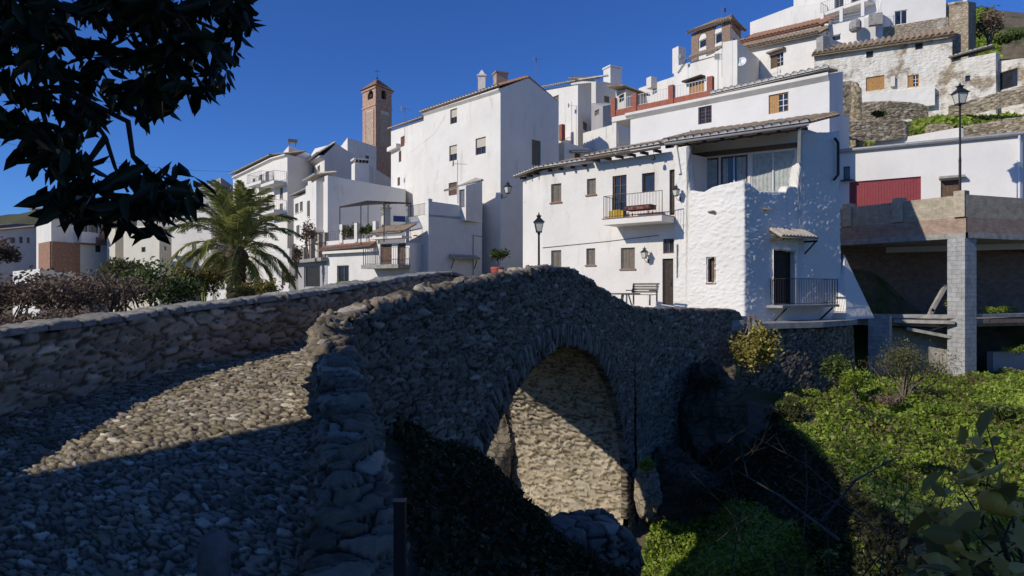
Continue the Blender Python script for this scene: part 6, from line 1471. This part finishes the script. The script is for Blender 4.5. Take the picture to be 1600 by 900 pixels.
for k, (u, v, Y, ru, rv, m, lb) in enumerate(((1375, 655, 20.5, 34, 14, 'bush_green', 'low dark shrub mound in the middle of the bright weeds'), (1480, 640, 21.5, 40, 14, 'grassleaf', 'rounded weed mound below the block pillar'), (1560, 640, 21, 34, 18, 'bush_green', 'dark shrub mound near the right edge of the slope'), (1330, 640, 21.5, 26, 14, 'bush_olive', 'small tawny shrub under the retaining wall'), (1450, 720, 17.5, 36, 14, 'grassleaf', 'ragged weed mound above the shadow line'), (1400, 625, 21.8, 30, 10, 'bush_dry', 'dry brown weeds at the foot of the olive bush'), (1540, 760, 15.5, 40, 20, 'bush_green', 'leafy dark mound behind the citrus branches'))):
    pbush(lb, u, v, Y, ru, rv, 1100, .10, m, 60 + k)
pbush('dark ivy clump over the top of the schist crag', 1105, 600, 21.2, 34, 22, 1100, .08, 'shadeleaf', 70, name='ivy_clump', cat='ivy')
pbush('dark ferny growth at the foot of the crag', 1130, 720, 20.4, 44, 34, 1500, .09, 'shadeleaf', 71)
pbush('dim brambles left of the lit ravine floor', 1110, 775, 18.8, 50, 22, 1300, .09, 'shadeleaf', 72)
pbush('dim brambles below the retaining wall', 1230, 650, 21.5, 34, 40, 1500, .10, 'shadeleaf', 73)
pbush('weeds on the undercroft floor behind the block pillar', 1492, 478, 32, 16, 16, 500, .11, 'grassleaf', 23, name='weed_clump', cat='weeds')
pbush('weeds on the sunlit undercroft heap right of the pillar', 1555, 484, 33, 30, 9, 700, .11, 'grassleaf', 24, name='weed_clump', cat='weeds')
pbush('yellow green weeds on the block footing at the right edge', 1592, 546, 31.2, 26, 9, 600, .11, 'grassleaf', 25, name='weed_clump', cat='weeds')
pbush('yellow leaved shrub hanging from the concrete ledge', 1182, 552, 22.9, 42, 58, 3000, .12, 'ivy', 26, name='hanging_shrub', stems=10, hang=True)
pbush('small tuft growing on the sunlit rock knob at the arch foot', 1012, 728, 18, 16, 18, 350, .09, 'grassleaf', 27, name='weed_clump', cat='weeds')
pbush('weeds rooted at the left foot of the arch opening', 757, 745, 11.2, 20, 36, 700, .07, 'bush_green', 28, name='weed_clump', cat='weeds')
pbush('tuft of dark weeds on the top of the wing wall', 1080, 530, 23, 14, 10, 300, .09, 'bush_green', 29, name='weed_clump', cat='weeds')
pbush('leafless grey tree by the rubble turret on the hill', 1545, 38, 58, 26, 36, 1300, .25, 'bush_dry', 30, name='small_tree', cat='tree', stems=16)
pbush('round green bush on the hill slope by the right edge', 1585, 60, 56, 26, 14, 700, .28, 'bush_green', 31)
pbush('dark bush against the middle dry stone wall', 1372, 178, 45, 14, 6, 400, .2, 'bush_green', 32)
# bare twigs in the near dark
tw = [(1290, 760, 9.5, 'pale broken branch lying across the shaded slope'), (1140, 700, 14, 'thin bare saplings below the big crag'), (1215, 790, 9, 'tangle of dry stems on the shaded near slope'), (1450, 760, 11, 'upright leafless stems at the edge of the sunlit weeds'), (1370, 840, 7, 'dry bramble canes at the bottom of the ravine')]
for k, (u, v, Y, lb) in enumerate(tw):
    c = P(u, v, Y); r = thing('dead_branch', lb, 'branch', (c.x, c.y, c.z - .5)); g = random.Random(k + 30); mb = MB()
    for j in range(6):
        p = c + V3((g.uniform(-.9, .9), g.uniform(-.6, .6), -.7)); q = c + V3((g.uniform(-1.3, 1.3), g.uniform(-.6, .6), g.uniform(0, .8))); m = (p + q) / 2 + V3((g.uniform(-.2, .2), g.uniform(-.2, .2), g.uniform(-.1, .25)))
        r0 = .026 if (k == 0 and j < 2) else .008
        mb.tube([p, m, q], [r0, r0 * .75, .003], 5)
        for e in range(2): s = m.lerp(q, g.uniform(.1, .8)); mb.tube([s, s + V3((g.uniform(-.3, .3), g.uniform(-.2, .2), g.uniform(.05, .35)))], [r0 * .5, .002], 4)
    mb.build('twigs', M['twig' if k == 0 else 'bark'], r)

# ------------------------------------------------------------------ dark tree over the viewer's left
tr = thing('shade_tree', 'dark broad leaved tree whose drooping boughs hang into the upper left', 'tree', (-6.3, 1.6, -2.6))
mb = MB(); mb.tube([(-6.3, 1.6, -2.8), (-6.35, 1.65, -.2), (-6.1, 1.75, 1.8), (-6.0, 2.2, 3.4)], [.26, .21, .18, .1], 10)
mb.build('trunk', M['bark'], tr, True)
def inpoly(x, y, poly):
    c = False; j = len(poly) - 1
    for i in range(len(poly)):
        if (poly[i][1] > y) != (poly[j][1] > y) and x < (poly[j][0] - poly[i][0]) * (y - poly[i][1]) / (poly[j][1] - poly[i][1] + 1e-9) + poly[i][0]: c = not c
        j = i
    return c
PA = [(-150, -160), (470, -160), (392, -30), (396, 20), (395, 52), (372, 66), (372, 88), (352, 112), (352, 140), (332, 140), (318, 158), (285, 150), (262, 178), (238, 178), (222, 200), (205, 205), (170, 180), (150, 210), (120, 205), (100, 225), (60, 215), (20, 205), (-20, 180), (-150, 190)]
PB = [(70, 262), (120, 285), (180, 268), (215, 246), (262, 252), (300, 282), (318, 312), (300, 330), (270, 330), (255, 358), (205, 350), (165, 345), (140, 340), (95, 345), (65, 335), (35, 318), (60, 300), (110, 292)]
PC = [(20, 190), (90, 200), (130, 215), (140, 262), (100, 268), (60, 250), (40, 225)]
g = random.Random(12); LC = []; LD_ = []; hubs = []
def fill(poly, nh, y0, y1):
    xs = [p[0] for p in poly]; ys = [p[1] for p in poly]; k = 0
    while k < nh:
        u, v = g.uniform(min(xs), max(xs)), g.uniform(min(ys), max(ys))
        if not inpoly(u, v, poly): continue
        k += 1; Y = g.uniform(y0, y1); h = P(u, v, Y); hubs.append(h)
        for j in range(g.randint(6, 9)):
            a = g.uniform(0, 6.283); d = V3((math.cos(a), math.sin(a) * .8, -.55 + g.uniform(-.3, .3))).normalized()
            c = h + d * .062; uu = 800 + c.x / c.y * F; vv_ = 450 - c.z / c.y * F
            if not inpoly(uu, vv_ - 6, poly) and g.random() < .6: continue
            LC.append(tuple(c)); LD_.append(tuple(d))
fill(PA, 330, 2.3, 3.6); fill(PB, 46, 2.5, 3.0); fill(PC, 15, 2.5, 3.0)
OUTER = [(0, 2.9), (3, 2.6), (5, 2.9), (7, 3.9), (9.3, 5.3), (11, 6.0), (8.5, 5.7), (6.2, 5.4), (5.6, 6.8), (2, 7.2), (0, 5.5)]
k = 0
while k < 9500:            # unseen rest of the crown, left of the lane, shaped to shade the slope
    c = (g.uniform(-7.2, -5.0), g.uniform(0, 11), g.uniform(2.5, 7.2))
    if not inpoly(c[1], c[2], OUTER): continue
    if 800 + c[0] / max(c[1], .1) * F > -25 and c[2] < .475 * c[1]: continue
    k += 1
    LC.append(c); LD_.append((g.uniform(-1, 1), g.uniform(-1, 1), g.uniform(-1, .4)))
n1 = len(LC)
while len(LC) < n1 + 5000:  # unseen leaves added above the frame to darken the foreground
    c = (g.uniform(-5.2, 1.8), g.uniform(-3.5, 4.6), g.uniform(2.3, 4.6))
    if c[2] < .52 * c[1] + .75: continue
    LC.append(c); LD_.append((g.uniform(-1, 1), g.uniform(-1, 1), g.uniform(-1, .3)))
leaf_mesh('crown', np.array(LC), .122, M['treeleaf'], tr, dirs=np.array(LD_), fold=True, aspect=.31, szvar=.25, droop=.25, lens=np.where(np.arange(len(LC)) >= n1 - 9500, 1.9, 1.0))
mb = MB()
bp = [[P(-60, -60, 2.6), P(40, 60, 2.7), P(120, 150, 2.75), P(165, 215, 2.75), P(180, 262, 2.75), P(200, 300, 2.75)], [P(40, 60, 2.7), P(60, 150, 2.75), P(85, 240, 2.75)], [P(120, 150, 2.75), P(200, 190, 2.75), P(208, 245, 2.75), P(240, 290, 2.75)], [P(-60, -60, 2.6), P(150, 0, 2.9), P(300, 30, 3.0), P(370, 60, 3.0)], [P(165, 215, 2.75), P(140, 250, 2.7), P(110, 300, 2.75)], [P(0, 130, 2.7), P(20, 155, 2.7), P(75, 135, 2.7), P(130, 160, 2.75)]]
for b in bp: mb.tube(b, [.012 * (1 - .7 * i / (len(b) - 1)) + .003 for i in range(len(b))], 6)
mb.tube([(-6.1, 1.75, 1.8), (-4.6, 1.8, 2.3), (-3.1, 2.2, 2.0), bp[0][0]], [.12, .08, .05, .022], 8); mb.tube([(-6.1, 1.8, 1.9), (-5.8, 3.6, 3.2), (-6.0, 5.4, 3.9)], [.1, .06, .03], 7)
g2 = random.Random(3)
for h in g2.sample(hubs[:330], 90):
    if 450 - h.z / h.y * F > 130: continue
    mb.tube([h + V3((g2.uniform(-.12, -.02), g2.uniform(-.1, .1), .10)), h], [.004, .0025], 4)
mb.build('branches', M['bark'], tr)

# ------------------------------------------------------------------ citrus branches at the lower right
ct = thing('citrus_tree', 'young citrus tree with curled yellowing leaves and fruit at the lower right', 'tree', (1.75, 1.7, -2.4))
mb = MB(); mb.tube([(1.75, 1.7, -2.5), (1.6, 1.75, -1.6), (1.5, 1.8, -.9)], [.05, .035, .02], 8); mb.build('trunk', M['bark'], ct)
leaves = [(1490, 745, 70, 1.9), (1530, 770, 60, 1.8), (1545, 735, 62, 1.8), (1470, 835, 70, 1.7), (1515, 825, 85, 1.7), (1550, 815, 75, 1.75), (1500, 870, 70, 1.7), (1560, 860, 85, 1.7), (1590, 790, 70, 1.8), (1440, 860, 55, 1.8), (1530, 895, 70, 1.6), (1580, 895, 80, 1.6), (1475, 800, 45, 1.9), (1540, 660, 44, 2.0), (1455, 895, 60, 1.7), (1600, 840, 70, 1.7), (1420, 890, 45, 1.8)]
LC, SZ, DR = [], [], []
g = random.Random(8)
for u, v, px, Y in leaves:
    for k in range(5):
        c = P(u + g.uniform(-38, 38) * (k > 0), v + g.uniform(-30, 30) * (k > 0), Y + g.uniform(-.15, .15)); LC.append(tuple(c)); DR.append((g.uniform(-1, 1), g.uniform(-.5, .5), g.uniform(-1, .5)))
leaf_mesh('crown', np.array(LC), .082, M['lemonleaf'], ct, dirs=np.array(DR), fold=True, aspect=.44, szvar=.3)
mb = MB(); g = random.Random(5)
for u, v, px, Y in leaves: mb.tube([P(1620, 1000, 1.75), P(1560 + g.uniform(-30, 30), (v + 900) / 2 + g.uniform(-10, 60), 1.78 + g.uniform(-.1, .1)), P(u, v, Y)], [.007, .004, .0015], 5)
mb.build('branches', M['bark'], ct)
fm = MB(); n = 18
fm.lathe((0, 0, 0), [(.003, -.036)] + [(.034 * math.cos(t) ** .8, .034 * math.sin(t)) for t in np.linspace(-1.35, 1.35, 12)] + [(.004, .040)], 18)
for k, (u, v, Y, s) in enumerate(((1490, 852, 1.7, .62), (1550, 785, 1.72, .95), (1573, 795, 1.78, .7), (1512, 746, 1.9, .75), (1478, 700, 2.4, .6) if False else (1445, 905, 1.7, .7))):
    o = fm.build('fruit', M['lemon'], None, True); o.location = P(u, v, Y); o.scale = (s,) * 3
    tag(o, ['small orange citrus fruit hanging lowest on the branch', 'largest pale orange citrus fruit among the curled leaves', 'shaded citrus fruit touching the largest one', 'partly hidden citrus fruit at the top of the leaf cluster', 'citrus fruit cut by the bottom edge'][k], 'fruit', 'citrus fruits')
# ------------------------------------------------------------------ cables and extra aerials
def cable(label, a, b, sag):
    m = MB(); n = 12
    m.tube([a.lerp(b, k / n) - V3((0, 0, sag * 4 * (k / n) * (1 - k / n))) for k in range(n + 1)], .013, 5)
    o = m.build('overhead_cable', M['iron']); tag(o, label, 'cable')
cable('thin sagging cable crossing the sky left of the balcony houses', P(-40, 212, 60), P(366, 268, 75), .8)
cable('thin cable strung over the alley from the tallest house to the plaza house corner', w4[2].pt(2.0, 5.2, .1), w1[0].pt(.3, 4.6, .05), .15)
antenna('aerial on the ridge of the tallest house', P(838, 123, 47.6), 1.6, 5, .6, .2)
antenna('small aerial on the long white house beside the terrace end', P(1122, 140, 40.5), 2.2, 7, .7, 1.0)
antenna('aerial above the weathered house chimney', P(1300, 72, 56), 2.2, 7, .8, .5)
antenna('aerial on the white terrace house at the top', P(1372, 26, 57.5), 2.0, 7, .8, 2.5)
antenna('aerial on the flat roof of the blocky white house', P(585, 284, 54), 2.2, 7, .8, .1)
# ------------------------------------------------------------------ light, sky, camera
SUN = Vector((-.875, -.484, 0)).normalized() * math.cos(R(SUN_EL)) + Vector((0, 0, math.sin(R(SUN_EL))))
ld = bpy.data.lights.new('sun', 'SUN'); ld.energy = SUN_E; ld.angle = R(.53); ld.color = (1.0, .94, .83)
lo = bpy.data.objects.new('sun', ld); COL.objects.link(lo); lo.rotation_euler = (-SUN).to_track_quat('-Z', 'Y').to_euler(); lo.location = SUN * 100
w = bpy.data.worlds.new('World'); SC.world = w; w.use_nodes = True
nt = w.node_tree; bg = nt.nodes['Background']; sk = nt.nodes.new('ShaderNodeTexSky'); sk.sky_type = 'NISHITA'; sk.sun_disc = False
sk.sun_elevation = R(SUN_EL); sk.sun_rotation = math.atan2(SUN.x, SUN.y); sk.altitude = 600; sk.air_density = 1.0; sk.dust_density = .15; sk.ozone_density = 3.0
mx = nt.nodes.new('ShaderNodeMix'); mx.data_type = 'RGBA'; mx.blend_type = 'MULTIPLY'; mx.inputs[0].default_value = 1
mx.inputs[7].default_value = (.45, .86, 1.68, 1)   # clear dry mountain air: deep blue
nt.links.new(sk.outputs[0], mx.inputs[6]); nt.links.new(mx.outputs[2], bg.inputs[0]); bg.inputs[1].default_value = SKY_S
cd = bpy.data.cameras.new('camera'); cam = bpy.data.objects.new('camera', cd); COL.objects.link(cam)
cd.sensor_width = 36; cd.lens = 36 * F / 1600; cd.clip_start = .05; cd.clip_end = 3000
cam.location = (0, 0, 0); cam.rotation_euler = (R(90), 0, 0); SC.camera = cam
vs = SC.view_settings; vs.view_transform = 'Standard'; vs.look = 'None'; vs.gamma = 1; vs.exposure = EXPO
vs.use_curve_mapping = False
SC.cycles.max_bounces = 6; SC.cycles.diffuse_bounces = 3; SC.cycles.use_denoising = True
